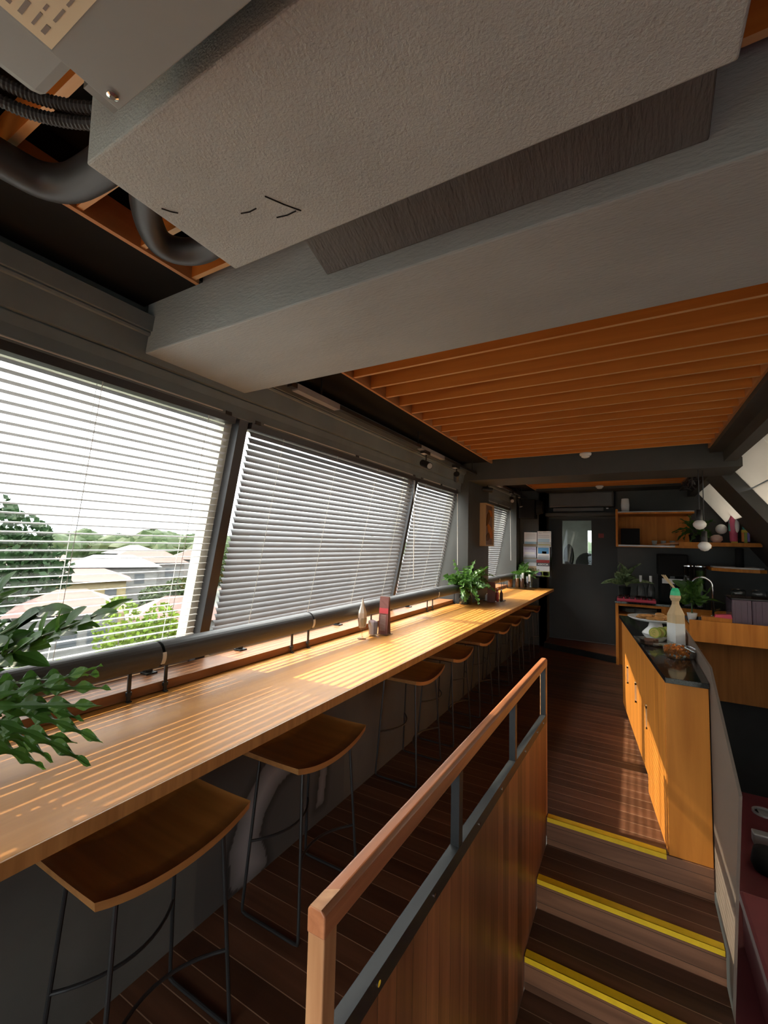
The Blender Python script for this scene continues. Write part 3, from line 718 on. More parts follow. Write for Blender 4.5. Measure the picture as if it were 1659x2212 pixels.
# room behind the door
bk = MB(); bk.box(-3.0, -0.9, 12.0, 12.1, -0.1, 1.0); bk.box(-3.0, -0.98, 12.0, 12.1, 1.0, 3.1); bk.box(-0.98, 0.6, 12.0, 12.1, 2.25, 3.1); bk.box(-0.98, 0.6, 12.0, 12.1, -0.1, 1.35); bk.box(0.3, 0.6, 12.0, 12.1, 1.3, 2.3)
bk.box(-3.1, -3.0, 9.0, 12.1, -0.1, 3.1); bk.box(0.6, 0.7, 9.0, 12.1, -0.1, 3.1)
struct(bk.build('wall_back', paint('pale grey green render', (0.34, 0.35, 0.30), 0.8)))
struct(box('ceiling', 'charcoal', -3.1, 0.7, 9.0, 12.1, 3.1, 3.16)); struct(box('floor', 'charcoal', -3.1, 0.7, 9.0, 12.1, -0.12, -0.02))
for (cx, cy, s, lab) in ((-1.28, 10.2, 1.0, 'black chair with a tall rounded back seen through the left of the door window'), (-0.85, 10.0, 1.0, 'black chair with an arched back seen through the right of the door window')):
    t = thing('lounge_chair', lab, 'chair', (cx, cy, 0))
    MB().ball((cx, cy, 1.05), 0.22, 16, 1, 1, 0.35).build('seat', 'black', t, smooth=True)
    b_ = MB(); b_.ball((cx+(0.05 if cx < -1 else -0.0), cy+0.2, 1.62 if cx < -1 else 1.45), 0.20, 16, 0.55 if cx < -1 else 1.15, 0.3, 1.35 if cx < -1 else 1.3); b_.build('backrest', 'black', t, smooth=True)
    for dx in (-0.16, 0.16):
        for dy in (-0.16, 0.16): MB().tube([(cx+dx*0.6, cy+dy*0.6, 1.0), (cx+dx, cy+dy, -0.02)], 0.015, 6).build('leg', 'black', t)

t = thing('box_picture', 'square wooden box picture with curved relief on the column between blinds', 'picture', (-1.80, 6.13, 1.8))
fr = MB(); fr.box(-1.85, -1.765, 5.93, 5.95, 1.80, 2.40); fr.box(-1.85, -1.765, 6.33, 6.35, 1.80, 2.40); fr.box(-1.85, -1.765, 5.95, 6.33, 1.80, 1.82); fr.box(-1.85, -1.765, 5.95, 6.33, 2.38, 2.40)
fr.build('frame', wood('light birch frame', (0.46, 0.27, 0.11), (0.58, 0.36, 0.16), 'Z', 0.5), t)
box('back_panel', wood('brown panel', (0.20, 0.10, 0.05), (0.27, 0.14, 0.07), 'Z', 0.6), -1.85, -1.79, 5.95, 6.33, 1.82, 2.38, t)
for (yc, zc, a, b2, rot, mm) in ((6.10, 2.18, 0.12, 0.05, 0.9, 'bar_dark'), (6.20, 2.02, 0.14, 0.06, -0.7, 'slat'), (6.08, 1.92, 0.10, 0.045, 0.4, 'bar_dark'), (6.22, 2.28, 0.09, 0.04, -0.3, 'slat')):
    pts = []
    for q in range(16):
        an = 2*math.pi*q/16; u, v = a*math.cos(an), b2*math.sin(an)*(1+0.5*math.cos(an)); pts.append((yc+u*math.cos(rot)-v*math.sin(rot), zc+u*math.sin(rot)+v*math.cos(rot)))
    MB().prism(pts, 'X', -1.79, -1.778).build('relief', mm, t)

# magazine rack
t = thing('magazine_rack', 'clear wall rack for magazines on the end wall above the counter', 'rack', (-1.55, YB-0.05, 1.25))
rk = MB(); rk.box(-1.80, -1.30, YB-0.012, YB-0.004, 1.24, 2.10)
for z in (1.25, 1.52, 1.80):
    rk.box(-1.80, -1.30, YB-0.10, YB-0.012, z, z+0.006); rk.box(-1.80, -1.30, YB-0.106, YB-0.10, z, z+0.10)
rk.build('panel', 'glass', t)
def magazine(x0, x1, z0, z1, d, base, patches, label, letter=None):
    t = thing('magazine', label, 'magazine', ((x0+x1)/2, YB-d, z0), 'magazines in the wall rack')
    box('cover', base, x0, x1, YB-d-0.006, YB-d, z0, z1, t)
    for (u0, u1, v0, v1, c) in patches:
        box('print', c, x0+(x1-x0)*u0, x0+(x1-x0)*u1, YB-d-0.0075, YB-d-0.006, z0+(z1-z0)*v0, z0+(z1-z0)*v1, t)
    if letter:
        for (s, u, v, sz, c) in letter: text('lettering', s, sz, (x0+(x1-x0)*u, YB-d-0.009, z0+(z1-z0)*v), (R(90), 0, 0), c, t)
def pc(n, c): 
    M[n] = paint('print '+n, c, 0.5, var=0.05); return n
for n, c in (('p_blue', (0.10, 0.33, 0.62)), ('p_sky', (0.42, 0.58, 0.70)), ('p_purple', (0.22, 0.16, 0.48)), ('p_tan', (0.42, 0.30, 0.18)), ('p_green', (0.28, 0.36, 0.06)), ('p_yellow', (0.72, 0.55, 0.06)), ('p_red', (0.45, 0.05, 0.05)), ('p_dark', (0.05, 0.05, 0.06)), ('p_white', (0.78, 0.78, 0.78)), ('p_grey', (0.45, 0.46, 0.48)), ('p_lav', (0.62, 0.62, 0.74)), ('p_pink', (0.62, 0.12, 0.22)), ('p_teal', (0.05, 0.30, 0.28)), ('p_orange', (0.70, 0.25, 0.05))): pc(n, c)
magazine(-1.79, -1.56, 1.81, 2.08, 0.03, 'p_white', [(0.05, 0.9, 0.55+0.1*i, 0.58+0.1*i, 'p_grey') for i in range(4)] + [(0.05, 0.95, 0.05, 0.35, 'p_sky')], 'white newsletter with grey lines in the top left of the rack')
magazine(-1.55, -1.31, 1.81, 2.10, 0.034, 'p_white', [(0.05, 0.9, 0.30, 0.52, 'p_sky'), (0.05, 0.9, 0.60, 0.63, 'p_grey'), (0.05, 0.9, 0.70, 0.73, 'p_grey'), (0.4, 0.95, 0.9, 0.93, 'p_grey'), (0.05, 0.95, 0.05, 0.15, 'p_yellow')], 'white magazine with pale blue picture in the top right of the rack', [('ID', 0.22, 0.90, 0.05, 'p_grey')])
magazine(-1.80, -1.57, 1.53, 1.86, 0.05, 'p_lav', [(0.0, 1.0, 0.86, 1.0, 'p_tan'), (0.05, 0.95, 0.1, 0.35, 'p_grey'), (0.1, 0.9, 0.4, 0.55, 'p_white')], 'pale lilac magazine with purple lettering in the middle of the rack', [('DestinAsian', 0.5, 0.72, 0.045, 'p_purple')])
magazine(-1.55, -1.33, 1.53, 1.84, 0.055, 'p_white', [(0.06, 0.94, 0.5, 0.86, 'p_blue'), (0.4, 0.75, 0.5, 0.64, 'p_orange'), (0.06, 0.94, 0.12, 0.4, 'p_grey')], 'magazine with bright blue picture in the middle right of the rack')
magazine(-1.80, -1.54, 1.27, 1.60, 0.07, 'p_tan', [(0.05, 0.95, 0.55, 0.95, 'p_grey'), (0.1, 0.6, 0.1, 0.4, 'p_green')], 'tan picture magazine behind the far leafy plant')
magazine(-1.56, -1.33, 1.27, 1.58, 0.075, 'p_grey', [(0.0, 1.0, 0.80, 0.97, 'p_red'), (0.0, 1.0, 0.60, 0.80, 'p_dark'), (0.3, 1.0, 0.0, 0.3, 'p_green'), (0.5, 0.95, 0.05, 0.28, 'p_yellow'), (0.05, 0.45, 0.05, 0.25, 'p_purple')], 'magazine with red and black title bands in the lower right of the rack', [('ASSOCIA', 0.5, 0.70, 0.045, 'p_white')])

# ------------------------------------------------------------------ things on the long counter
ZC = 1.05
def tumbler(c, r, h, name='tumbler'): pass
g = thing('stem_glass', 'stemmed glass with a folded napkin on the counter beside the menu stand', 'glass', (-1.86, 2.95, ZC))
c = (-1.86, 2.95, ZC)
MB().lathe([(0.034, 0.0), (0.034, 0.003), (0.008, 0.012), (0.006, 0.06), (0.012, 0.075), (0.030, 0.10), (0.036, 0.14), (0.035, 0.165), (0.0335, 0.165), (0.034, 0.14), (0.028, 0.105), (0.002, 0.085)], c, 24).build('glass_body', 'glass', g, smooth=True)
nk = MB()
for j in range(9):
    tt = j/8; z = 0.09+0.23*tt; rad = 0.032*math.sin(math.pi*min(1, 0.25+0.75*tt))**0.8*(1 if tt < 0.5 else (1-(tt-0.5)*1.55)) + 0.002
    for k2 in range(12):
        a = 2*math.pi*k2/12; f_ = 1+0.18*(k2 % 2); nk.v.append((c[0]+rad*f_*math.cos(a)*0.8-0.012*tt*0, c[1]+rad*f_*math.sin(a), c[2]+z))
for j in range(8):
    for k2 in range(12): nk.f.append((j*12+k2, j*12+(k2+1) % 12, (j+1)*12+(k2+1) % 12, (j+1)*12+k2))
tag(nk.build('napkin', paint('beige cloth', (0.60, 0.54, 0.45), 0.9)), 'beige folded cloth napkin standing in the stemmed glass', 'napkin')
c = (-1.85, 3.10, ZC)
g = thing('tumbler', 'straight clear tumbler filled with white paper napkins in front of the menu stand', 'glass', c)
MB().lathe([(0.030, 0), (0.036, 0.006), (0.040, 0.115), (0.0385, 0.115), (0.034, 0.012), (0.001, 0.010)], c, 24).build('glass_body', 'glass', g, smooth=True)
np_ = MB()
for k2 in range(7):
    a = -0.6+k2*0.2; np_.hexa([(c[0]-0.022, c[1]-0.024+k2*0.008, c[2]+0.014), (c[0]+0.022, c[1]-0.024+k2*0.008, c[2]+0.014), (c[0]+0.022, c[1]-0.02+k2*0.008, c[2]+0.014), (c[0]-0.022, c[1]-0.02+k2*0.008, c[2]+0.014),
                               (c[0]-0.025, c[1]-0.030+k2*0.010, c[2]+0.125), (c[0]+0.025, c[1]-0.030+k2*0.010, c[2]+0.135-0.004*k2), (c[0]+0.025, c[1]-0.026+k2*0.010, c[2]+0.135-0.004*k2), (c[0]-0.025, c[1]-0.026+k2*0.010, c[2]+0.125)])
tag(np_.build('paper_napkins', paint('white lilac paper', (0.62, 0.60, 0.72), 0.9)), 'bundle of white paper napkins inside the straight tumbler', 'napkins', kind='stuff')
def menu(cx, cy, h, w_, label, band=True):
    t = thing('menu_stand', label, 'menu', (cx, cy, ZC))
    box('base', 'glass', cx-0.05, cx+0.05, cy-0.05, cy+0.06, ZC, ZC+0.006, t)
    for s, mm in ((-1, 'm_front'), (1, 'm_back')):
        m = MB(); m.hexa([(cx-w_/2, cy+s*0.028, ZC+0.006), (cx+w_/2, cy+s*0.028, ZC+0.006), (cx+w_/2, cy+s*0.028+0.003, ZC+0.006), (cx-w_/2, cy+s*0.028+0.003, ZC+0.006),
                          (cx-w_/2, cy+s*0.008, ZC+h), (cx+w_/2, cy+s*0.008, ZC+h), (cx+w_/2, cy+s*0.008+0.003, ZC+h), (cx-w_/2, cy+s*0.008+0.003, ZC+h)])
        m.build('card', mm, t)
    if band:
        def yf(z): return cy-0.028+0.020*(z-0.006)/(h-0.006)-0.0012
        def strip(z0, z1, x0, x1, mm, nm):
            m = MB(); m.hexa([(x0, yf(z0)-0.0005, ZC+z0), (x1, yf(z0)-0.0005, ZC+z0), (x1, yf(z0), ZC+z0), (x0, yf(z0), ZC+z0), (x0, yf(z1)-0.0005, ZC+z1), (x1, yf(z1)-0.0005, ZC+z1), (x1, yf(z1), ZC+z1), (x0, yf(z1), ZC+z1)]); m.build(nm, mm, t)
        strip(h*0.56, h*0.70, cx-w_/2, cx+w_/2, 'm_red', 'title_band')
        for k2 in range(14): strip(h*(0.12+0.03*k2), h*(0.127+0.03*k2), cx-w_/2+0.012, cx+w_/2-0.02, 'm_line', 'text_line')
M['m_front'] = paint('menu card brown red', (0.16, 0.055, 0.045), 0.5); M['m_back'] = paint('menu card back', (0.22, 0.10, 0.06), 0.5)
M['m_red'] = paint('menu red band', (0.42, 0.04, 0.05), 0.5); M['m_line'] = paint('menu text grey', (0.42, 0.38, 0.34), 0.6)
menu(-1.80, 3.20, 0.31, 0.085, 'tall brown and red menu stand with printed lines beside the tumbler')
menu(-1.66, 5.86, 0.27, 0.10, 'dark menu stand between the leafy vase and the condiment tray', False)

def fan_plant(mb, c, n, rmin, rmax, W, lobes, elev=(-10, 80), sag=0.25, azim=(0, 360)):
    for k in range(n):
        a = R(random.uniform(*azim)); e = R(random.uniform(*elev)); L_ = random.uniform(rmin, rmax)
        d = Vector((math.cos(a)*math.cos(e), math.sin(a)*math.cos(e), math.sin(e)))
        b_ = Vector(c)+d*0.04
        leaf(mb, b_, Vector(c)+d*L_, W*random.uniform(0.8, 1.2), lobes, sag*random.uniform(0.4, 1.3), 0.3, (random.uniform(-0.8, 0.8), random.uniform(-1.2, 0.2), random.uniform(0.2, 1.0)), N=26 if lobes else 12, wave=0.15)

def vase_plant(c, r, h, label, seed, n, L0, L1):
    random.seed(seed)
    t = thing('glass_vase', label, 'vase', c)
    MB().lathe([(r*0.7, 0), (r*0.95, 0.01), (r, h*0.45), (r*0.72, h*0.85), (r*0.8, h), (r*0.76, h), (r*0.68, h*0.85), (r*0.94, h*0.45), (r*0.88, 0.02), (0.001, 0.015)], c, 24).build('glass_body', 'glass', t, smooth=True)
    sm = MB()
    for k in range(14):
        a = random.uniform(0, 6.28); q = random.uniform(0.2, 0.8)
        sm.tube([(c[0]+q*r*math.cos(a), c[1]+q*r*math.sin(a), c[2]+0.02), (c[0]-0.3*r*math.cos(a), c[1]-0.3*r*math.sin(a), c[2]+h*1.02)], 0.003, 5)
    sm.build('stems', 'stem', t)
    return t
vp = vase_plant((-1.87, 5.42, ZC), 0.085, 0.20, 'round clear glass vase with stems on the counter below the column', 3, 0, 0, 0)
lf = MB(); random.seed(5)
top = (-1.87, 5.42, ZC+0.20)
fan_plant(lf, top, 46, 0.28, 0.46, 0.085, 6, (-12, 55), 0.22)
fan_plant(lf, top, 16, 0.30, 0.46, 0.075, 6, (45, 85), 0.1)
# keep foliage inside the room: nudge anything beyond the blind
lf.v = [(max(x, -2.08 if y < 5.40 else -1.835), y, max(z, ZC+0.03)) for (x, y, z) in lf.v]
lf.build('foliage', 'leaf_mid', vp)
# far cutlery tray and plant
t = thing('cutlery_tray', 'clear acrylic tray with low rim at the far end of the counter', 'tray', (-1.75, 8.1, ZC))
ty = 8.08
tm = MB(); tm.box(-1.97, -1.50, ty-0.13, ty+0.13, ZC, ZC+0.008)
for (a, b_, c_, d_) in ((-1.97, -1.964, ty-0.13, ty+0.13), (-1.506, -1.50, ty-0.13, ty+0.13), (-1.97, -1.50, ty-0.13, ty-0.124), (-1.97, -1.50, ty+0.124, ty+0.13)): tm.box(a, b_, c_, d_, ZC+0.008, ZC+0.03)
tm.build('tray_body', 'glass', t)
M['orange_liq'] = paint('amber contents', (0.42, 0.16, 0.04), 0.4); M['brown_liq'] = paint('dark brown contents', (0.12, 0.05, 0.03), 0.4)
for i, (x, y, r, h, fill, lab) in enumerate(((-1.93, 8.02, 0.045, 0.22, 'orange_liq', 'glass jar with amber sachets at the left of the far tray'), (-1.82, 8.08, 0.040, 0.24, 'orange_liq', 'tall amber jar second from the left on the far tray'),
                                          (-1.72, 8.02, 0.040, 0.25, 'brown_liq', 'brown jar with pale tissue top on the far tray'), (-1.60, 8.0, 0.055, 0.23, None, 'clear water jug glass on the right of the far tray'))):
    c = (x, y, ZC+0.008)
    t = thing('glass_jar', lab, 'jar', c, 'jars on the far tray')
    MB().lathe([(r*0.92, 0), (r, 0.01), (r, h), (r*0.94, h), (r*0.92, 0.012), (0.001, 0.010)], c, 20).build('glass_body', 'glass', t, smooth=True)
    if fill: MB().lathe([(0.001, 0.012), (r*0.88, 0.013), (r*0.88, h*0.72), (0.001, h*0.75)], c, 16).build('contents', fill, t)
    if i >= 2:
        tp = MB()
        for k in range(6):
            a = k*1.05; tp.hexa([Vector(c)+Vector((0.01*math.cos(a)+dx, 0.01*math.sin(a)+dy, z)) for z in (h*0.6, h+0.03) for (dx, dy) in ((0, 0), (0.016, 0), (0.016, 0.004), (0, 0.004))])
        tp.build('tissues', 'cord', t)
vp2 = vase_plant((-1.76, 8.32, ZC), 0.06, 0.18, 'clear vase holding a leafy bunch behind the far tray', 9, 0, 0, 0)
lf = MB(); random.seed(8); fan_plant(lf, (-1.76, 8.32, ZC+0.2), 46, 0.22, 0.40, 0.07, 6, (0, 75), 0.2)
lf.v = [(max(x, -2.02 if y < 8.2 else -1.85), min(y, YB-0.115), max(z, ZC+0.14)) for (x, y, z) in lf.v]
lf.build('foliage', 'leaf_mid', vp2)
# condiment tray
t = thing('condiment_tray', 'flat chrome tray on the counter right of the leafy vase', 'tray', (-1.66, 6.02, ZC))
box('tray_body', 'chrome', -1.79, -1.54, 5.90, 6.16, ZC, ZC+0.012, t, 0.004)
c0 = None
for (x, y, r, h, col_, lab) in ((-1.76, 6.0, 0.028, 0.09, 'white', 'short white shaker on the left of the chrome tray'), (-1.71, 6.06, 0.026, 0.10, 'glass', 'short clear shaker on the chrome tray'), (-1.62, 6.0, 0.022, 0.17, 'p_red', 'tall red sauce bottle on the chrome tray'), (-1.58, 6.06, 0.022, 0.15, 'brown_liq', 'dark brown sauce bottle on the chrome tray'), (-1.60, 5.94, 0.02, 0.13, 'p_red', 'small red sauce bottle at the front of the chrome tray')):
    c = (x, y, ZC+0.012); t = thing('condiment_bottle', lab, 'bottle', c, 'condiments on the chrome tray')
    MB().lathe([(r, 0), (r, h*0.65), (r*0.45, h*0.8), (r*0.45, h*0.9)], c, 16).build('bottle_body', col_, t, smooth=True)
    MB().lathe([(r*0.55, h*0.9), (r*0.55, h)], c, 12).build('cap', 'white' if col_ != 'white' else 'chrome', t)

# near bouquet: vase stands just left of the picture edge, fronds hang into it
t = thing('glass_vase', 'clear vase with a large leafy bouquet at the near end of the counter', 'vase', (-1.83, 0.42, ZC))
c = (-1.83, 0.42, ZC)
MB().lathe([(0.07, 0), (0.10, 0.01), (0.11, 0.10), (0.075, 0.19), (0.085, 0.23), (0.081, 0.23), (0.07, 0.19), (0.105, 0.10), (0.095, 0.02), (0.001, 0.015)], c, 24).build('glass_body', 'glass', t, smooth=True)
random.seed(21)
fr = MB()
B0 = Vector((-1.83, 0.42, ZC+0.25))
tips = [((-1.30, 0.70, 1.44), 0.038, -0.05), ((-1.29, 0.72, 1.375), 0.042, 0.0), ((-1.28, 0.70, 1.335), 0.042, 0.02), ((-1.27, 0.70, 1.24), 0.040, 0.05), ((-1.34, 0.68, 1.29), 0.045, 0.05),
        ((-1.32, 0.70, 1.165), 0.04, 0.12), ((-1.48, 0.66, 1.10), 0.045, 0.25), ((-1.52, 0.64, 1.13), 0.045, 0.25), ((-1.44, 0.66, 1.14), 0.04, 0.2), ((-1.55, 0.62, 1.18), 0.05, 0.2), ((-1.40, 0.70, 1.20), 0.042, 0.12),
        ((-1.60, 0.74, 1.30), 0.05, 0.05), ((-1.50, 0.80, 1.36), 0.05, 0.0), ((-1.62, 0.6, 1.24), 0.05, 0.1), ((-1.7, 0.75, 1.2), 0.05, 0.2), ((-1.75, 0.2, 1.2), 0.05, 0.2), ((-2.0, 0.2, 1.35), 0.05, 0.1), ((-2.0, 0.7, 1.4), 0.05, 0.1), ((-1.6, 0.2, 1.3), 0.05, 0.15)]
for (tp, w_, sg) in tips:
    bp_ = B0 + (Vector(tp)-B0)*0.12; leaf(fr, bp_, Vector(tp)+Vector((0, 0, sg*0.5)), w_*0.95, 7, sg, 0.2, (random.uniform(-0.3, 0.3), -0.7, 0.7), N=50, wave=0.25, side_curl=random.uniform(-0.06, 0.06))
fr.v = [(x, y, max(z, ZC+0.012)) for (x, y, z) in fr.v]
fr.build('frond_foliage', 'leaf_dark', t)
up_ = MB(); tw = MB()
def twig(p0, p1, n, Ls, W_):
    p0, p1 = Vector(p0), Vector(p1); tw.tube([p0, (p0+p1)/2+Vector((0, 0, 0.02)), p1], 0.004, 6)
    for k in range(n):
        u = 0.35+0.65*k/(n-1); p = p0.lerp(p1, u); d = (p1-p0).normalized(); sd = Vector((random.uniform(-1, 1), random.uniform(-1, 1), random.uniform(-0.5, 1))).normalized()
        leaf(up_, p, p+(d*0.8+sd*0.6).normalized()*Ls*random.uniform(0.8, 1.2), W_, 0, 0.06, 0.3, (0.2, -0.7, 0.7), N=10)
twig(B0, (-1.34, 0.70, 1.575), 15, 0.095, 0.020)
twig(B0, (-1.78, 0.62, 1.60), 12, 0.11, 0.026)
twig(B0, (-1.60, 0.66, 1.56), 13, 0.11, 0.026)
twig(B0, (-1.47, 0.68, 1.53), 14, 0.10, 0.024)
twig(B0, (-1.9, 0.55, 1.58), 10, 0.11, 0.026)
twig(B0, (-1.60, 0.66, 1.47), 13, 0.10, 0.024)
twig(B0, (-1.70, 0.62, 1.42), 10, 0.10, 0.024)
up_.build('oval_foliage', 'leaf_dark', t); tw.build('stems', 'stem', t)

# ------------------------------------------------------------------ service bar with steps-side end panel
def SX(y): return 0.16 - (y-3.2)*0.1154            # front line of the bar
t = thing('service_bar', 'golden teak service bar with black granite top at the head of the steps', 'bar counter', (0.15, 4.5, 0))
box('end_panel', 'bar', 0.158, 0.372, 3.225, 3.25, 0.0, 1.0, t, 0.002)
fp = MB(); fp.hexa([(SX(3.25), 3.25, 0), (SX(3.25)+0.02, 3.25, 0), (SX(3.95)+0.02, 3.95, 0), (SX(3.95), 3.95, 0), (SX(3.25), 3.25, 1.0), (SX(3.25)+0.02, 3.25, 1.0), (SX(3.95)+0.02, 3.95, 1.0), (SX(3.95), 3.95, 1.0)])
fp.build('side_panel', 'bar', t)
ys = [3.97, 4.60, 5.20, 5.82]
for a, b_ in zip(ys[:-1], ys[1:]):
    dm = MB(); dm.hexa([(SX(a)+0.018, a+0.004, 0.06), (SX(a)+0.038, a+0.004, 0.06), (SX(b_)+0.038, b_-0.004, 0.06), (SX(b_)+0.018, b_-0.004, 0.06), (SX(a)+0.018, a+0.004, 0.985), (SX(a)+0.038, a+0.004, 0.985), (SX(b_)+0.038, b_-0.004, 0.985), (SX(b_)+0.018, b_-0.004, 0.985)])
    d_ = dm.build('door', 'bar', t)
    hy = a+0.10
    hm = MB(); hm.box(SX(hy)+0.006, SX(hy)+0.022, hy-0.03, hy+0.03, 0.42, 0.435); hm.box(SX(hy)+0.006, SX(hy)+0.022, hy-0.03, hy+0.03, 0.575, 0.59); hm.box(SX(hy)+0.006, SX(hy)+0.022, hy-0.03, hy-0.02, 0.42, 0.59); hm.box(SX(hy)+0.006, SX(hy)+0.022, hy+0.02, hy+0.03, 0.42, 0.59)
    hm.build('handle', wood('pale birch pull', (0.62, 0.42, 0.22), (0.72, 0.52, 0.30), 'Z', 0.5), d_)
core = MB(); core.hexa([(SX(3.26)+0.04, 3.26, 0), (0.37, 3.26, 0), (0.37, 5.82, 0), (SX(5.82)+0.04, 5.82, 0), (SX(3.26)+0.04, 3.26, 1.0), (0.37, 3.26, 1.0), (0.37, 5.82, 1.0), (SX(5.82)+0.04, 5.82, 1.0)])
core.build('carcass', 'bar_dark', t)
gt = MB(); gt.prism([(SX(3.19)-0.004, 3.205), (0.374, 3.205), (0.374, 5.86), (SX(5.86)-0.004, 5.86)], 'Z', 1.0, 1.032); gt.build('worktop', 'granite', t, 0.002)
gl = MB(); gl.prism([(4.9, 0.6), (4.9, 1.125), (3.22, 1.125), (2.46, 0.76), (2.86, -0.62), (3.5, -0.62), (3.5, 0.6)], 'X', 0.378, 0.390)
tag(gl.build('glass_guard', 'frost'), 'tan frosted glass guard panel along the right side of the steps', 'glass panel')

# sink counter behind the bar
t = thing('sink_counter', 'wooden fronted back counter with plastic bins right of the service bar', 'counter', (1.3, 6.6, -0.9))
box('apron', 'bar', 0.56, 2.0, 6.28, 6.30, 0.755, 1.0, t, 0.002)
box('lower_panel', 'bar_dark', 0.56, 2.0, 6.45, 6.48, 0.08, 0.76, t)
wt = MB(); wt.box(0.56, 2.0, 6.30, 7.0, 0.93, 0.955); wt.build('worktop', 'granite', t)
box('side_panel', 'bar', 0.56, 0.58, 6.30, 7.0, 0.08, 0.93, t)
# back bar cabinet
t = thing('back_bar', 'wooden back bar cabinet with open plate shelf against the end wall', 'cabinet', (0.5, 8.3, 0))
box('side_panel', 'bar', -0.255, -0.215, 7.88, 8.76, 0.0, 0.955, t)
box('worktop', 'granite', -0.262, 2.1, 7.87, 8.77, 0.955, 0.985, t)
box('shelf_board', 'bar', -0.215, 2.1, 7.90, 8.76, 0.755, 0.785, t)
box('front_panel', 'bar', -0.215, 2.1, 7.93, 7.95, -0.9, 0.755, t)
box('top_rail', 'bar', -0.215, 2.1, 7.89, 7.91, 0.915, 0.955, t)
box('front_panel', 'bar', 0.36, 2.1, 7.90, 7.92, 0.785, 0.915, t)
box('back_panel', 'black', -0.215, 2.1, 8.74, 8.76, 0.785, 0.955, t)
M['plate'] = paint('grey green glazed stoneware', (0.34, 0.35, 0.31), 0.35)
pl0 = None
for k in range(7):
    lab = 'grey stoneware plate, %s of the front stack on the back bar' % ['lowest', 'second from the bottom', 'third from the bottom', 'middle', 'third from the top', 'second from the top', 'topmost'][k]
    if pl0 is None:
        pl0 = MB().lathe([(0.09, 0), (0.10, 0.004), (0.155, 0.013), (0.156, 0.017), (0.098, 0.008), (0.001, 0.006)], (0, 0, 0), 28).build('plate', 'plate', None, smooth=True)
        tag(pl0, lab, 'plate', 'plates stacked at the front of the back bar shelf'); pl0.location = (0.155, 8.10, 0.785)
    else:
        o = pl0.copy(); C.objects.link(o); o.location = (0.155, 8.10, 0.785+0.0125*k); o['label'] = lab
for k in range(5):
    o = pl0.copy(); C.objects.link(o); o.location = (-0.045, 8.28, 0.785+0.0125*k); o['label'] = 'small stoneware plate, %s of the shaded rear stack' % ['lowest', 'second from the bottom', 'middle', 'second from the top', 'topmost'][k]; o['group'] = 'plates stacked at the back of the shelf'; o.scale = (0.8, 0.8, 1)
M['red'] = paint('red plastic tray', (0.55, 0.03, 0.07), 0.4)
t = thing('serving_tray', 'bright red tray with small glasses on the left of the back bar', 'tray', (0.03, 8.0, 0.985))
tm = MB(); tm.box(-0.235, 0.295, 7.89, 8.18, 0.985, 0.995)
for q in ((-0.235, -0.225, 7.89, 8.18), (0.285, 0.295, 7.89, 8.18), (-0.235, 0.295, 7.89, 7.90), (-0.235, 0.295, 8.17, 8.18)): tm.box(q[0], q[1], q[2], q[3], 0.995, 1.03)
tm.build('tray_body', 'red', t, 0.004)
sg = None; k = 0
for yy in (7.96, 8.09):
    for xi_, xx in enumerate((-0.18, -0.10, -0.02, 0.06, 0.14, 0.22)):
        lab = 'small clear glass on the red tray, %s row, %s from the left' % ('front' if yy < 8 else 'back', ['first', 'second', 'third', 'fourth', 'fifth', 'sixth'][xi_])
        if sg is None:
            sg = MB().lathe([(0.022, 0), (0.028, 0.005), (0.033, 0.075), (0.031, 0.075), (0.026, 0.008), (0.001, 0.006)], (0, 0, 0), 14).build('shot_glass', 'glass', None, smooth=True)
            tag(sg, lab, 'glass', 'small glasses on the red tray'); sg.location = (xx, yy, 0.996)
        else:
            o = sg.copy(); C.objects.link(o); o.location = (xx, yy, 0.996); o['label'] = lab
for x, lab in ((0.10, 'clear bottle with pale neck behind the red tray, left one'), (0.24, 'clear bottle with pale neck behind the red tray, right one')):
    c = (x, 8.27, 0.985); t = thing('glass_bottle', lab, 'bottle', c, 'clear bottles behind the red tray')
    MB().lathe([(0.055, 0), (0.058, 0.02), (0.058, 0.20), (0.02, 0.28), (0.018, 0.30)], c, 20).build('bottle_body', 'glass', t, smooth=True)
    MB().lathe([(0.021, 0.29), (0.021, 0.40), (0.019, 0.40)], c, 14).build('stopper', 'white', t)
# potted plant on the back bar
c = (-0.13, 8.35, 0.985); t = thing('potted_plant', 'leafy plant with long striped leaves in a black pot on the back bar', 'plant', c)
MB().lathe([(0.07, 0), (0.09, 0.20), (0.085, 0.20), (0.001, 0.19)], c, 20).build('pot', 'black', t)
lf = MB(); random.seed(14); fan_plant(lf, (c[0], c[1], c[2]+0.24), 34, 0.24, 0.50, 0.050, 0, (0, 85), 0.22)
lf.v = [(x, min(y, 8.75), z) for (x, y, z) in lf.v]
lf.build('foliage', 'leaf_pale', t)
c = (0.62, 6.62, 0.955); t = thing('potted_plant', 'bushy dark green plant in a small white pot behind the faceted bottle', 'plant', c)
MB().lathe([(0.04, 0), (0.055, 0.085), (0.05, 0.085), (0.001, 0.08)], c, 20).build('pot', 'white', t)
lf = MB(); random.seed(16); fan_plant(lf, (c[0], c[1], c[2]+0.20), 46, 0.12, 0.36, 0.045, 0, (0, 88), 0.2); fan_plant(lf, (c[0]+0.02, c[1], c[2]+0.36), 24, 0.12, 0.26, 0.045, 0, (-10, 70), 0.2)
lf.build('foliage', 'leaf_mid', t); MB().tube([(c[0], c[1], c[2]+0.07), (c[0], c[1], c[2]+0.40)], 0.008, 6).build('stem', 'stem', t)
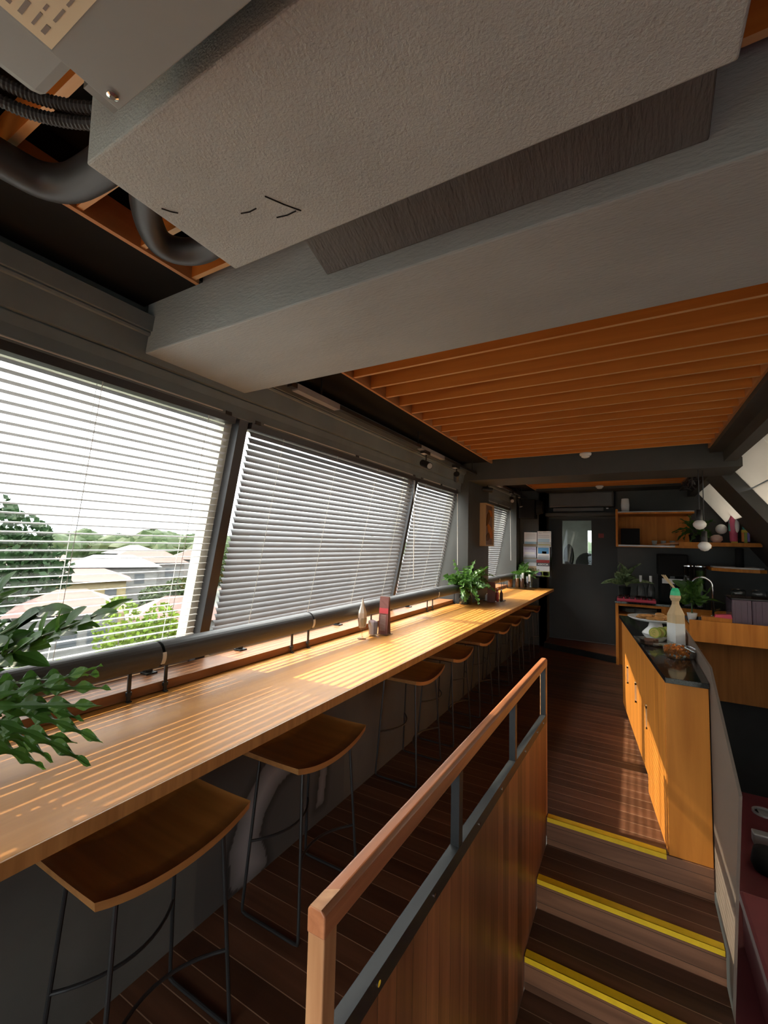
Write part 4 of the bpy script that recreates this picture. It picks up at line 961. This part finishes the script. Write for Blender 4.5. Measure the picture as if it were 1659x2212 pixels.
# faucet
c = (0.86, 6.85, 0.955); t = thing('faucet', 'tall chrome spring faucet behind the green plant', 'faucet', c)
MB().tube([(c[0], c[1], 0.955)]+[(c[0], c[1], 1.36)]+[(c[0]-0.11+0.11*math.cos(a), c[1], 1.36+0.11*math.sin(a)) for a in [R(q) for q in range(15, 181, 15)]]+[(c[0]-0.22, c[1], 1.22)], 0.013, 10).build('spout', 'chrome', t, smooth=True)
MB().lathe([(0.03, 0), (0.03, 0.03), (0.02, 0.05)], c, 16).build('base', 'chrome', t)
MB().tube([(c[0], c[1], 1.05), (c[0]+0.07, c[1]-0.02, 1.09)], 0.008, 8).build('handle', 'chrome', t)
tag(MB().hexa([(0.82, 6.42, 1.035), (0.98, 6.40, 1.03), (0.98, 6.5, 1.03), (0.82, 6.5, 1.035), (0.83, 6.42, 1.06), (0.97, 6.40, 1.08), (0.97, 6.5, 1.08), (0.83, 6.5, 1.06)]).build('red_cloth', 'red'), 'folded red cloth left of the plastic bins', 'cloth')
tag(box('cutting_board', 'bar', 0.70, 0.98, 6.42, 6.52, 0.957, 1.033), 'wooden block on the sink counter under the red cloth', 'board')
# plastic bins
for (x0, x1, lab) in ((0.98, 1.16, 'smoky clear plastic bin with domed lid, left of the pair'), (1.165, 1.35, 'smoky clear plastic bin with domed lid, right of the pair')):
    t = thing('storage_bin', lab, 'bin', ((x0+x1)/2, 6.6, 0.957), 'smoky plastic bins on the sink counter')
    box('bin_body', 'smoke', x0, x1, 6.42, 6.80, 0.957, 1.255, t, 0.012)
    box('lid', 'steel', x0-0.004, x1+0.004, 6.41, 6.81, 1.256, 1.27, t, 0.004)
    MB().lathe([(0.07, 0), (0.072, 0.08), (0.05, 0.10), (0.001, 0.102)], ((x0+x1)/2-0.01, 6.52, 1.27), 20).build('dome', 'glass', t, smooth=True)
    for q in range(3):
        xx = x0+0.03+q*0.055; box('rib', 'smoke', xx, xx+0.012, 6.412, 6.42, 0.97, 1.24, t)
c = (1.45, 6.5, 0.957); t = thing('drinking_jar', 'clear glass jar with straws right of the plastic bins', 'jar', c)
MB().lathe([(0.045, 0), (0.05, 0.01), (0.05, 0.19), (0.047, 0.19), (0.045, 0.012), (0.001, 0.01)], c, 18).build('glass_body', 'glass', t, smooth=True)
for k in range(4): MB().tube([(c[0]-0.02+0.01*k, c[1], c[2]+0.015), (c[0]-0.07+0.03*k, c[1]+0.01, c[2]+0.30)], 0.004, 6).build('straw', 'p_orange' if k % 2 else 'cord', t)
# coffee machine and blender in the shade
t = thing('coffee_machine', 'dark coffee machine with paper strip in the shade of the back bar', 'machine', (0.55, 8.45, 0.985))
box('body', 'black', 0.36, 0.72, 8.25, 8.70, 0.985, 1.40, t, 0.02); box('hood', 'black', 0.34, 0.74, 8.18, 8.70, 1.40, 1.74, t, 0.02)
box('paper_strip', 'p_white', 0.39, 0.66, 8.165, 8.175, 1.285, 1.36, t); box('spout', 'steel', 0.5, 0.56, 8.19, 8.25, 1.2, 1.40, t)
for (x, fill, lab) in ((0.72, None, 'empty clear blender jug beside the coffee machine'), (0.87, 'p_green', 'clear blender jug with green contents')):
    c = (x, 8.05, 0.985); t = thing('blender', lab, 'blender', c, 'blenders on the back bar')
    MB().lathe([(0.065, 0), (0.06, 0.30)], c, 18).build('base', 'steel', t)
    MB().lathe([(0.05, 0.30), (0.062, 0.36), (0.068, 0.58), (0.064, 0.58), (0.055, 0.36), (0.001, 0.31)], c, 20).build('jug', 'glass', t, smooth=True)
    if fill: MB().lathe([(0.001, 0.32), (0.05, 0.33), (0.06, 0.52), (0.001, 0.53)], c, 16).build('contents', 'leaf_mid', t)
    MB().lathe([(0.07, 0.58), (0.07, 0.595), (0.03, 0.61)], c, 18).build('lid', 'chrome', t)
# wall shelf unit above
t = thing('wall_shelf', 'wooden box shelf with long lower board on the end wall', 'shelf', (0.4, 8.3, 1.83))
box('side_board', 'bar', -0.235, -0.205, 7.88, 8.76, 1.84, 2.44, t); box('top_board', 'bar', -0.205, 0.80, 7.88, 8.76, 2.36, 2.385, t)
box('bottom_board', 'bar', -0.205, 1.0, 7.88, 8.76, 1.84, 1.875, t); box('long_board', 'bar', 0.6, 1.56, 7.86, 8.60, 1.875, 1.93, t)
box('back_panel', 'bar', -0.205, 0.80, 8.55, 8.57, 1.875, 2.36, t)
box('top_cover', 'alu', -0.205, 0.80, 7.88, 8.76, 2.387, 2.40, t)
box('front_strip', 'alu', -0.20, 0.55, 7.872, 7.88, 1.85, 1.872, t)
tag(MB().lathe([(0.055, 0), (0.062, 0.12), (0.055, 0.22), (0.05, 0.225)], (-0.10, 8.1, 2.40), 18).build('canister', 'white', None, smooth=True), 'tall white canister on top of the wall shelf', 'canister')
tag(box('storage_box', 'black', -0.17, 0.10, 8.1, 8.4, 1.875, 2.14, None, 0.01), 'black box on the left of the wall shelf', 'box')
cu = None
for x, lab in ((0.30, 'white cup on the wall shelf nearest the black box'), (0.42, 'middle white cup on the wall shelf'), (0.54, 'white cup on the wall shelf nearest the trailing plant')):
    if cu is None:
        cu = MB().lathe([(0.03, 0), (0.038, 0.075), (0.035, 0.075), (0.001, 0.01)], (0, 0, 0), 16).build('cup', 'plate', None, smooth=True); tag(cu, lab, 'cup', 'cups on the wall shelf'); cu.location = (x, 8.2, 1.876)
    else:
        o = cu.copy(); C.objects.link(o); o.location = (x, 8.2, 1.876); o['label'] = lab
tag(MB().hexa([(0.30, 7.95, 1.877), (0.32, 7.93, 1.877), (0.62, 7.98, 1.90), (0.60, 8.0, 1.90), (0.30, 7.95, 1.89), (0.32, 7.93, 1.89), (0.62, 7.98, 1.935), (0.60, 8.0, 1.935)]).build('wooden_stick', 'slat_frame'), 'flat wooden stick lying in front of the cups', 'stick')
c = (0.82, 8.15, 1.93); t = thing('trailing_plant', 'dark trailing pot plant on the wall shelf behind the bulbs', 'plant', c)
MB().lathe([(0.06, 0), (0.075, 0.12), (0.001, 0.11)], c, 18).build('pot', 'black', t)
lf = MB(); random.seed(31); fan_plant(lf, (c[0], c[1], c[2]+0.17), 30, 0.18, 0.40, 0.045, 3, (-35, 75), 0.3)
lf.v = [(x, min(y, 8.7), z) for (x, y, z) in lf.v]
lf.build('foliage', 'leaf_dark', t)
# figures on the long board
c = (1.27, 8.0, 1.93); t = thing('bird_figure', 'pink wooden bird figure with a white wing on the long shelf', 'figurine', c)
MB().tube([(1.27, 8.0, 1.95), (1.27, 8.0, 2.12), (1.265, 8.0, 2.24), (1.28, 8.0, 2.33), (1.30, 8.0, 2.42)], [0.045, 0.05, 0.055, 0.035, 0.008], 14).build('body', 'p_pink', t, smooth=True)
MB().ball((1.305, 7.95, 2.18), 0.09, 12, 0.32, 0.25, 1.15).build('wing', 'white', t, smooth=True)
MB().box(1.24, 1.31, 7.97, 8.03, 1.93, 1.95).build('base', 'p_yellow', t)
box('tail', 'p_teal', 1.215, 1.24, 7.97, 8.03, 2.10, 2.26, t)
c = (1.42, 8.0, 1.93); t = thing('block_figure', 'blocky toy animal of bright coloured cubes at the end of the long shelf', 'figurine', c)
for (x0, x1, z0, z1, mm, nm) in ((1.385, 1.42, 1.93, 2.08, 'p_green', 'leg'), (1.36, 1.385, 1.95, 2.08, 'p_orange', 'leg'), (1.36, 1.46, 2.08, 2.12, 'p_yellow', 'body'), (1.37, 1.42, 2.12, 2.20, 'p_teal', 'neck'), (1.37, 1.41, 2.20, 2.25, 'p_green', 'ear'), (1.42, 1.49, 2.15, 2.20, 'p_pink', 'snout'), (1.45, 1.49, 2.08, 2.15, 'p_orange', 'chin'), (1.42, 1.45, 1.95, 2.08, 'p_purple', 'leg')):
    box(nm, mm, x0, x1, 7.97, 8.03, z0, z1, t, 0.003)
t = thing('round_vase', 'round pinkish pot beside the plant on the long shelf', 'vase', (1.07, 8.0, 1.93))
MB().lathe([(0.04, 0), (0.075, 0.04), (0.07, 0.09), (0.03, 0.115), (0.025, 0.115)], (1.07, 8.0, 1.93), 18).build('pot', paint('blush ceramic', (0.50, 0.33, 0.27), 0.4), t, smooth=True)
tag(MB().ball((1.165, 8.25, 2.14), 0.075, 18).build('globe_lamp', 'white', None, smooth=True), 'white round globe behind the pink bird figure', 'globe')
tag(MB().tube([(1.165, 8.25, 1.93), (1.165, 8.25, 2.07)], 0.02, 10).build('globe_stand', 'steel'), 'short dark stand under the white globe', 'stand')
# curved corner shelf
t = thing('corner_shelf', 'small curved wooden corner shelf with pale papers below the long shelf', 'shelf', (1.3, 8.2, 1.5))
pts = [(1.0+0.0, 8.0), (1.12, 7.80), (1.30, 7.66), (1.48, 7.62), (1.56, 7.66), (1.56, 8.77), (1.0, 8.77)]
MB().prism(pts, 'Z', 1.52, 1.565).build('board', 'bar', t, 0.003)
MB().prism([(1.02, 8.0), (1.13, 7.83), (1.30, 7.69), (1.48, 7.65), (1.54, 7.7), (1.54, 8.3), (1.02, 8.3)], 'Z', 1.566, 1.585).build('paper_stack', 'cord', t)
tag(MB().lathe([(0.05, 0), (0.05, 0.26), (0.03, 0.27)], (1.32, 7.95, 1.586), 18).build('dark_canister', 'black', None, smooth=True), 'black canister on the small curved shelf', 'canister')
# pendant bulbs
for (x, y, zb, lab) in ((0.60, 5.5, 2.02, 'pendant bulb on the left, hanging higher, by the end wall shelf'), (0.645, 5.58, 1.80, 'pendant bulb on the right, hanging lower, by the end wall shelf')):
    t = thing('pendant_bulb', lab, 'pendant lamp', (x, y, 2.7), 'white pendant bulbs over the bar')
    MB().tube([(x, y, zb+0.20), (x, y, 2.66)], 0.0045, 6).build('cord', 'steel', t)
    MB().lathe([(0.0001, 0.21), (0.025, 0.205), (0.027, 0.10), (0.022, 0.09)], (x, y, zb), 16).build('socket', 'steel', t, smooth=True)
    MB().lathe([(0.0001, 0), (0.03, 0.008), (0.055, 0.035), (0.06, 0.06), (0.045, 0.085), (0.022, 0.10)], (x, y, zb), 20).build('bulb', 'white', t, smooth=True)
cb = MB(); random.seed(4)
for k in range(9):
    y0 = 6.1+random.uniform(0, 0.5); pts = [(0.66+random.uniform(-0.05, 0.1), y0+q*0.15, 2.72-0.05*math.sin(q*1.5+k)+random.uniform(-0.03, 0.03)) for q in range(8)]
    cb.tube(pts, 0.008, 6)
tag(cb.build('cable_bundle', 'steel'), 'tangled black cables under the dark beam by the end wall', 'cables', kind='stuff')

# ------------------------------------------------------------------ food on the service bar
ZG = 1.032
c = (0.17, 4.80, ZG); t = thing('cake_stand', 'white footed cake stand with pastries at the far end of the bar', 'cake stand', c)
MB().lathe([(0.11, 0), (0.105, 0.012), (0.06, 0.06), (0.05, 0.10), (0.06, 0.115)], c, 28).build('foot', 'white', t, smooth=True)
MB().lathe([(0.06, 0.115), (0.19, 0.125), (0.225, 0.145), (0.225, 0.15), (0.19, 0.133), (0.001, 0.13)], c, 36).build('plate', 'white', t, smooth=True)
M['pastry'] = paint('golden brown pastry', (0.42, 0.20, 0.055), 0.7, bump=0.5, bscale=60, var=0.3, vscale=30)
random.seed(2); p0 = None
for k in range(14):
    a = k*2.4; rr = 0.05+0.11*((k*0.618) % 1); pos = (c[0]+rr*math.cos(a), c[1]+rr*math.sin(a), c[2]+0.133+(0.018 if k > 9 else 0))
    if p0 is None:
        p0 = MB().lathe([(0.03, 0), (0.045, 0.006), (0.045, 0.016), (0.03, 0.024), (0.001, 0.027)], (0, 0, 0), 16).build('pastry', 'pastry', None, smooth=True); tag(p0, 'flat golden pastry on the white cake stand', 'pastry', 'pastries on the cake stand'); p0.location = pos; p0.scale = (1.3, 0.8, 1)
    else:
        o = p0.copy(); C.objects.link(o); o.location = pos; o.rotation_euler = (0, 0, random.uniform(0, 3))
c = (0.13, 4.24, ZG); t = thing('glass_dish', 'shallow clear dish with brown slices in front of the cake stand', 'dish', c)
dd = MB()
def square_bowl(mb, c, a, h, flare, th=0.005, rot=0.0):
    def ring(s, z): 
        out = []
        for (sx, sy) in ((-1, -1), (1, -1), (1, 1), (-1, 1)):
            x, y = sx*s, sy*s; out.append((c[0]+x*math.cos(rot)-y*math.sin(rot), c[1]+x*math.sin(rot)+y*math.cos(rot), c[2]+z))
        return out
    rs = [ring(a, 0), ring(a+flare, h), ring(a+flare-th, h), ring(a-th, th)]
    mb.add([p for r_ in rs for p in r_], [(3, 2, 1, 0)] + [(i*4+k, i*4+(k+1) % 4, (i+1)*4+(k+1) % 4, (i+1)*4+k) for i in range(3) for k in range(4)] + [(12, 13, 14, 15)])
square_bowl(dd, c, 0.085, 0.045, 0.02, rot=0.5); dd.build('dish_body', 'glass', t)
M['choc'] = paint('brown cake', (0.14, 0.06, 0.035), 0.8, bump=0.4)
for k in range(3):
    tag(MB().box(c[0]-0.06, c[0]+0.0+0.02*k, c[1]-0.06+0.042*k, c[1]-0.022+0.042*k, ZG+0.006, ZG+0.04).build('cake_slice', 'choc', None, 0.004), ['brown cake slice at the front of the shallow dish', 'brown cake slice in the middle of the shallow dish', 'brown cake slice at the back of the shallow dish'][k], 'cake', 'brown slices in the shallow dish')
M['pandan'] = paint('pale green sponge', (0.36, 0.42, 0.07), 0.8, bump=0.3); M['cream_roll'] = paint('yellow sponge', (0.62, 0.50, 0.14), 0.8)
for k, lab in enumerate(('green and yellow roll cake slice nearest the camera', 'second green and yellow roll cake slice', 'third green roll cake slice under the cake stand rim')):
    x, y = 0.145+0.04*k, 4.36+0.05*k
    t = thing('roll_cake_slice', lab, 'cake', (x, y, ZG+0.045), 'green roll cake slices by the cake stand')
    MB().tube([(x, y, ZG+0.075), (x+0.012, y+0.04, ZG+0.075)], 0.042, 22).build('sponge', 'pandan', t)
    MB().tube([(x-0.0005, y-0.0015, ZG+0.075), (x, y, ZG+0.075)], 0.035, 22).build('filling', 'cream_roll', t)
    sw = [(x-0.001+0.0*q, 0, 0) for q in range(1)]
    sp_ = [(x+(0.004+0.0011*q)*math.cos(q*0.45), y-0.003, ZG+0.075+(0.004+0.0011*q)*math.sin(q*0.45)) for q in range(22)]
    MB().tube(sp_, 0.0018, 5).build('swirl', 'pandan', t)
tag(MB().box(0.19, 0.215, 4.02, 4.045, ZG, ZG+0.03).build('price_tag', 'slat_frame', None, 0.002), 'small wooden block holder in front of the shallow dish', 'holder')
# faceted bottle
c = (0.302, 4.42, ZG); t = thing('faceted_bottle', 'faceted kraft and white carton bottle with bright green cap on the bar', 'bottle', c)
def hexring(r, z, rot=0.4, n=6): return [(c[0]+r*math.cos(rot+2*math.pi*k/n), c[1]+r*math.sin(rot+2*math.pi*k/n), c[2]+z) for k in range(n)]
def hexlathe(prof, name, mat):
    m = MB(); rings = [hexring(r, z) for r, z in prof]; n = 6
    m.add([p for r_ in rings for p in r_], [(i*n+k, i*n+(k+1) % n, (i+1)*n+(k+1) % n, (i+1)*n+k) for i in range(len(prof)-1) for k in range(n)] + [tuple(range(n))[::-1], tuple((len(prof)-1)*n+k for k in range(n))]); return m.build(name, mat, t)
hexlathe([(0.073, 0.0), (0.071, 0.17)], 'white_sleeve', 'white')
M['kraft'] = wood('pale kraft wood', (0.56, 0.40, 0.22), (0.66, 0.49, 0.28), 'Z', 0.6)
hexlathe([(0.070, 0.17), (0.068, 0.24), (0.030, 0.32), (0.028, 0.35)], 'body', 'kraft')
hexlathe([(0.034, 0.35), (0.045, 0.375), (0.042, 0.395)], 'collar', 'kraft')
M['neon'] = paint('bright green plastic', (0.03, 0.62, 0.28), 0.4)
hexlathe([(0.042, 0.396), (0.036, 0.43), (0.022, 0.455)], 'cap', 'neon')
for k in range(3): 
    x = 0.0+0.006*k; MB().tube([(c[0]-0.004*k, c[1], c[2]+0.45), (c[0]-0.07-0.012*k, c[1]-0.01, c[2]+0.56)], 0.004, 6).build('stick', 'kraft', t)
# bowl of orange crisps
c = (0.262, 3.86, ZG); t = thing('glass_bowl', 'square clear glass bowl with orange crisps at the near end of the bar', 'bowl', c)
gb = MB(); square_bowl(gb, c, 0.085, 0.075, 0.025, rot=0.62); gb.build('bowl_body', 'glass', t)
M['crisp'] = paint('orange fried crisp', (0.62, 0.22, 0.035), 0.6, bump=0.5, var=0.3, vscale=25)
cr = MB(); random.seed(12)
for k in range(110):
    a = random.uniform(0, 6.28); rr = 0.07*math.sqrt(random.random()); z = ZG+0.012+random.random()*(0.085-0.4*rr)
    p = Vector((c[0]+rr*math.cos(a), c[1]+rr*math.sin(a), z)); d = Vector((random.uniform(-1, 1), random.uniform(-1, 1), random.uniform(-0.6, 0.6))).normalized()
    leaf(cr, p-d*0.018, p+d*0.018, 0.012, 0, 0.2, 0.6, (0.2, 0.3, 1), N=5)
tag(cr.build('crisps', 'crisp'), 'heap of orange fried crisps filling the square glass bowl', 'crisps', kind='stuff')

# ------------------------------------------------------------------ lower level things at the right edge
t = thing('bench_box', 'maroon upholstered bench at the lower right beyond the glass guard', 'bench', (1.0, 3.6, -0.9))
box('base', 'maroon_box', 0.62, 1.8, 3.2, 4.05, -0.9, -0.62, t, 0.01); box('cushion', 'maroon_box', 0.60, 1.82, 3.18, 4.07, -0.62, -0.55, t, 0.025)
t = thing('floor_socket', 'round pale ring fitting on the maroon floor', 'fitting', (1.14, 6.1, -0.9))
MB().lathe([(0.10, 0), (0.10, 0.02), (0.08, 0.02), (0.08, 0.0)], (1.14, 6.1, -0.9), 24).build('ring', 'alu', t); box('plate', 'alu', 1.09, 1.19, 6.04, 6.14, -0.9, -0.885, t)
tag(MB().lathe([(0.10, 0), (0.12, 0.05), (0.10, 0.16), (0.04, 0.18)], (0.96, 5.05, -0.9), 20).build('floor_speaker', 'black', None, smooth=True), 'squat black round object on the maroon floor', 'speaker')
tag(box('grey_box', 'alu', 0.93, 1.06, 5.42, 5.52, -0.9, -0.80, None, 0.01), 'small grey box on the maroon floor behind the black round object', 'box')

# ------------------------------------------------------------------ outside: town below
struct(MB().box(-400, 60, -150, 500, -9.2, -9.0).build('ground', 'ground'))
def crown(mb, c, rx, ry, rz, n, s, clumps=14):
    cl = []
    for k in range(clumps):
        v = Vector((random.gauss(0, 1), random.gauss(0, 1), random.gauss(0, 1))).normalized(); cl.append((Vector((c[0]+v.x*rx*0.62, c[1]+v.y*ry*0.62, c[2]+v.z*rz*0.62)), random.uniform(0.35, 0.52)))
    for k in range(n):
        q, f = random.choice(cl); v = Vector((random.gauss(0, 1), random.gauss(0, 1), random.gauss(0, 1))).normalized()*random.uniform(0.75, 1.0)**0.5
        p = q+Vector((v.x*rx*f, v.y*ry*f, v.z*rz*f)); a = Vector((random.gauss(0, 1), random.gauss(0, 1), random.gauss(0, 1))).normalized(); b_ = a.orthogonal().normalized(); ss = s*random.uniform(0.6, 1.3)
        mb.add([p-a*ss, p-b_*ss*0.6, p+a*ss, p+b_*ss*0.6], [(0, 1, 2, 3)])
    for q, f in cl: mb.ball(q, 1.0, 8, rx*f*0.8, ry*f*0.8, rz*f*0.8) if False else None
def tree(x, y, zc, rx, rz, mat, label, n=2600, s=0.22, seed=1):
    random.seed(seed); t = thing('tree', label, 'tree', (x, y, -9.0), 'trees outside the windows')
    m = MB(); crown(m, (x, y, zc), rx, rx, rz, n, s); m.build('crown', mat, t)
    k = MB(); k.tube([(x, y, -9.0), (x+0.2, y, (zc-9)/2), (x, y, zc+rz*0.3)], [rx*0.09, rx*0.07, rx*0.03], 8)
    for q in range(5):
        a = q*1.3; k.tube([(x, y, zc-rz*0.6), (x+rx*0.5*math.cos(a), y+rx*0.5*math.sin(a), zc+rz*0.2)], rx*0.025, 6)
    k.build('trunk', 'bark', t)
tree(-42.0, 9.6, -0.9, 8.4, 6.2, 'tree_dark', 'huge dark green tree at the left edge of the window view', 9000, 0.30, 1)
tree(-26.0, 8.2, -4.5, 2.6, 2.6, 'tree_light', 'sunlit tree below the huge dark tree', 3000, 0.2, 7)
tree(-18.6, 11.5, -3.1, 1.75, 2.7, 'tree_light', 'bright lime green tree in the middle of the window view', 7000, 0.11, 2)
tree(-17.4, 8.7, -4.0, 1.3, 1.6, 'tree_light', 'lower lime green tree just left of the bright lime tree', 4000, 0.11, 12)
tree(-35.5, 25.0, -3.9, 3.0, 2.0, 'tree_mid', 'wide mid green tree in front of the orange roofs', 5000, 0.2, 3)
tree(-52, 44, -2.0, 4.5, 2.8, 'tree_mid', 'mid green tree beyond the orange roofs by the first mullion', 4000, 0.25, 4)
tree(-30, 34, -4.5, 3.5, 2.5, 'tree_mid', 'mid green tree seen faintly through the wide tilted blind', 3000, 0.25, 5)
tree(-34, 52, -4.0, 5, 3.0, 'tree_mid', 'broad green tree seen faintly through the narrow tilted blind', 3000, 0.3, 6)
def house(cx, cy, w_, d, h, rh, rot, wall, roof, label, z0=-9.0, hip=True):
    t = thing('house', label, 'house', (cx, cy, z0), 'houses outside the windows'); t.rotation_euler = (0, 0, 0)
    cs, sn = math.cos(rot), math.sin(rot)
    def T(x, y, z): return (cx+x*cs-y*sn, cy+x*sn+y*cs, z0+z)
    b = MB(); b.hexa([T(-w_/2, -d/2, 0), T(w_/2, -d/2, 0), T(w_/2, d/2, 0), T(-w_/2, d/2, 0), T(-w_/2, -d/2, h), T(w_/2, -d/2, h), T(w_/2, d/2, h), T(-w_/2, d/2, h)]); b.build('walls', wall, t)
    o = 0.5; r_ = MB(); i = d/2 if hip else 0.0
    r_.add([T(-w_/2-o, -d/2-o, h), T(w_/2+o, -d/2-o, h), T(w_/2+o, d/2+o, h), T(-w_/2-o, d/2+o, h), T(-w_/2-o+i, 0, h+rh), T(w_/2+o-i, 0, h+rh)], [(0, 1, 5, 4), (1, 2, 5), (2, 3, 4, 5), (3, 0, 4), (3, 2, 1, 0)]); r_.build('roof', roof, t)
    for f in (-0.3, 0.0, 0.3):
        for sgn, hh in ((-1, h-1.9),):
            wm = MB(); wm.hexa([T(w_*f-0.5, sgn*d/2-0.05, hh), T(w_*f+0.5, sgn*d/2-0.05, hh), T(w_*f+0.5, sgn*d/2+0.02, hh), T(w_*f-0.5, sgn*d/2+0.02, hh), T(w_*f-0.5, sgn*d/2-0.05, hh+1.1), T(w_*f+0.5, sgn*d/2-0.05, hh+1.1), T(w_*f+0.5, sgn*d/2+0.02, hh+1.1), T(w_*f-0.5, sgn*d/2+0.02, hh+1.1)]); wm.build('window', 'dark_win', t)
    return t
AZ = R(62)
house(-30.5, 14.3, 5.0, 4.5, 6.3, 1.2, AZ, 'wall_white', 'roof', 'white house with an orange roof behind the lime tree')
house(-49.0, 24.5, 6.5, 5, 6.4, 1.1, AZ, 'wall_yellow', 'roof', 'yellow house beside the huge dark tree')
house(-54, 29.5, 9, 6, 7.4, 1.3, AZ, 'wall_white', 'roof_grey', 'white building with a pale grey roof in the middle distance')
house(-58, 36, 9, 6, 7.6, 1.6, AZ, 'wall_white', 'roof', 'house with an orange roof right of the pale grey roof')
house(-30, 21.5, 6, 5, 5.0, 1.5, AZ, 'wall_white', 'roof', 'house with an orange roof just left of the first mullion')
house(-21.5, 16.0, 5, 4, 4.4, 0.7, AZ, 'wall_white', 'roof_blue', 'low house with a blue tin roof beside the lime tree')
house(-21, 5.6, 5, 4, 3.6, 0.6, AZ, 'wall_white', 'roof_grey', 'low shed with a pale tin roof under the near bouquet')
for i, (x, y, w_, lab) in enumerate(((-16.5, 24.5, 8, 'orange roofed house behind the left part of the wide tilted blind'), (-22, 37, 9, 'orange roofed house behind the middle of the wide tilted blind'), (-26, 46, 10, 'orange roofed house behind the right part of the wide tilted blind'), (-12, 48, 8, 'orange roofed house behind the narrow tilted blind'), (-40, 40, 9, 'orange roofed house far behind the wide tilted blind'))):
    house(x, y, w_, 6, 5.0, 1.6, AZ+0.2*i, 'wall_white', 'roof', lab)
random.seed(77); tl = MB()
for k in range(170):
    a = R(random.uniform(-5, 110)); D = random.uniform(135, 270); x, y = -D*math.cos(a), D*math.sin(a)+10
    if y < -60: continue
    rr = random.uniform(5, 10); tl.ball((x, y, -6.5+random.uniform(0, 2.6)+D*0.012), rr, 10, 1, 1, 0.72)
for (i, v) in enumerate(tl.v): tl.v[i] = (v[0]+random.uniform(-0.7, 0.7), v[1]+random.uniform(-0.7, 0.7), v[2]+random.uniform(-0.6, 0.6))
tag(tl.build('distant_treeline', 'tree_mid'), 'band of distant trees along the horizon', 'trees', kind='stuff')
random.seed(78); rl = None
placed = [(-54, 29.5), (-58, 36), (-42.5, 19.8), (-52, 44), (-40, 40), (-37, 23.5), (-34, 52), (-26, 46), (-30, 34), (-36.5, 8.5)]
for k in range(400):
    a = R(random.uniform(8, 75)); D = random.uniform(62, 112); x, y = -D*math.cos(a), D*math.sin(a)+6
    if any(math.hypot(x-px_, y-py_) < 14.5 for px_, py_ in placed): continue
    if len(placed) > 32: break
    placed.append((x, y))
    nm = house(x, y, 9, 7, 6.0+D*0.012, 1.8, random.uniform(0, 3), 'wall_white', 'roof' if k % 4 else 'roof_grey', 'small distant house among trees near the horizon').__setitem__('group', 'small distant houses near the horizon')
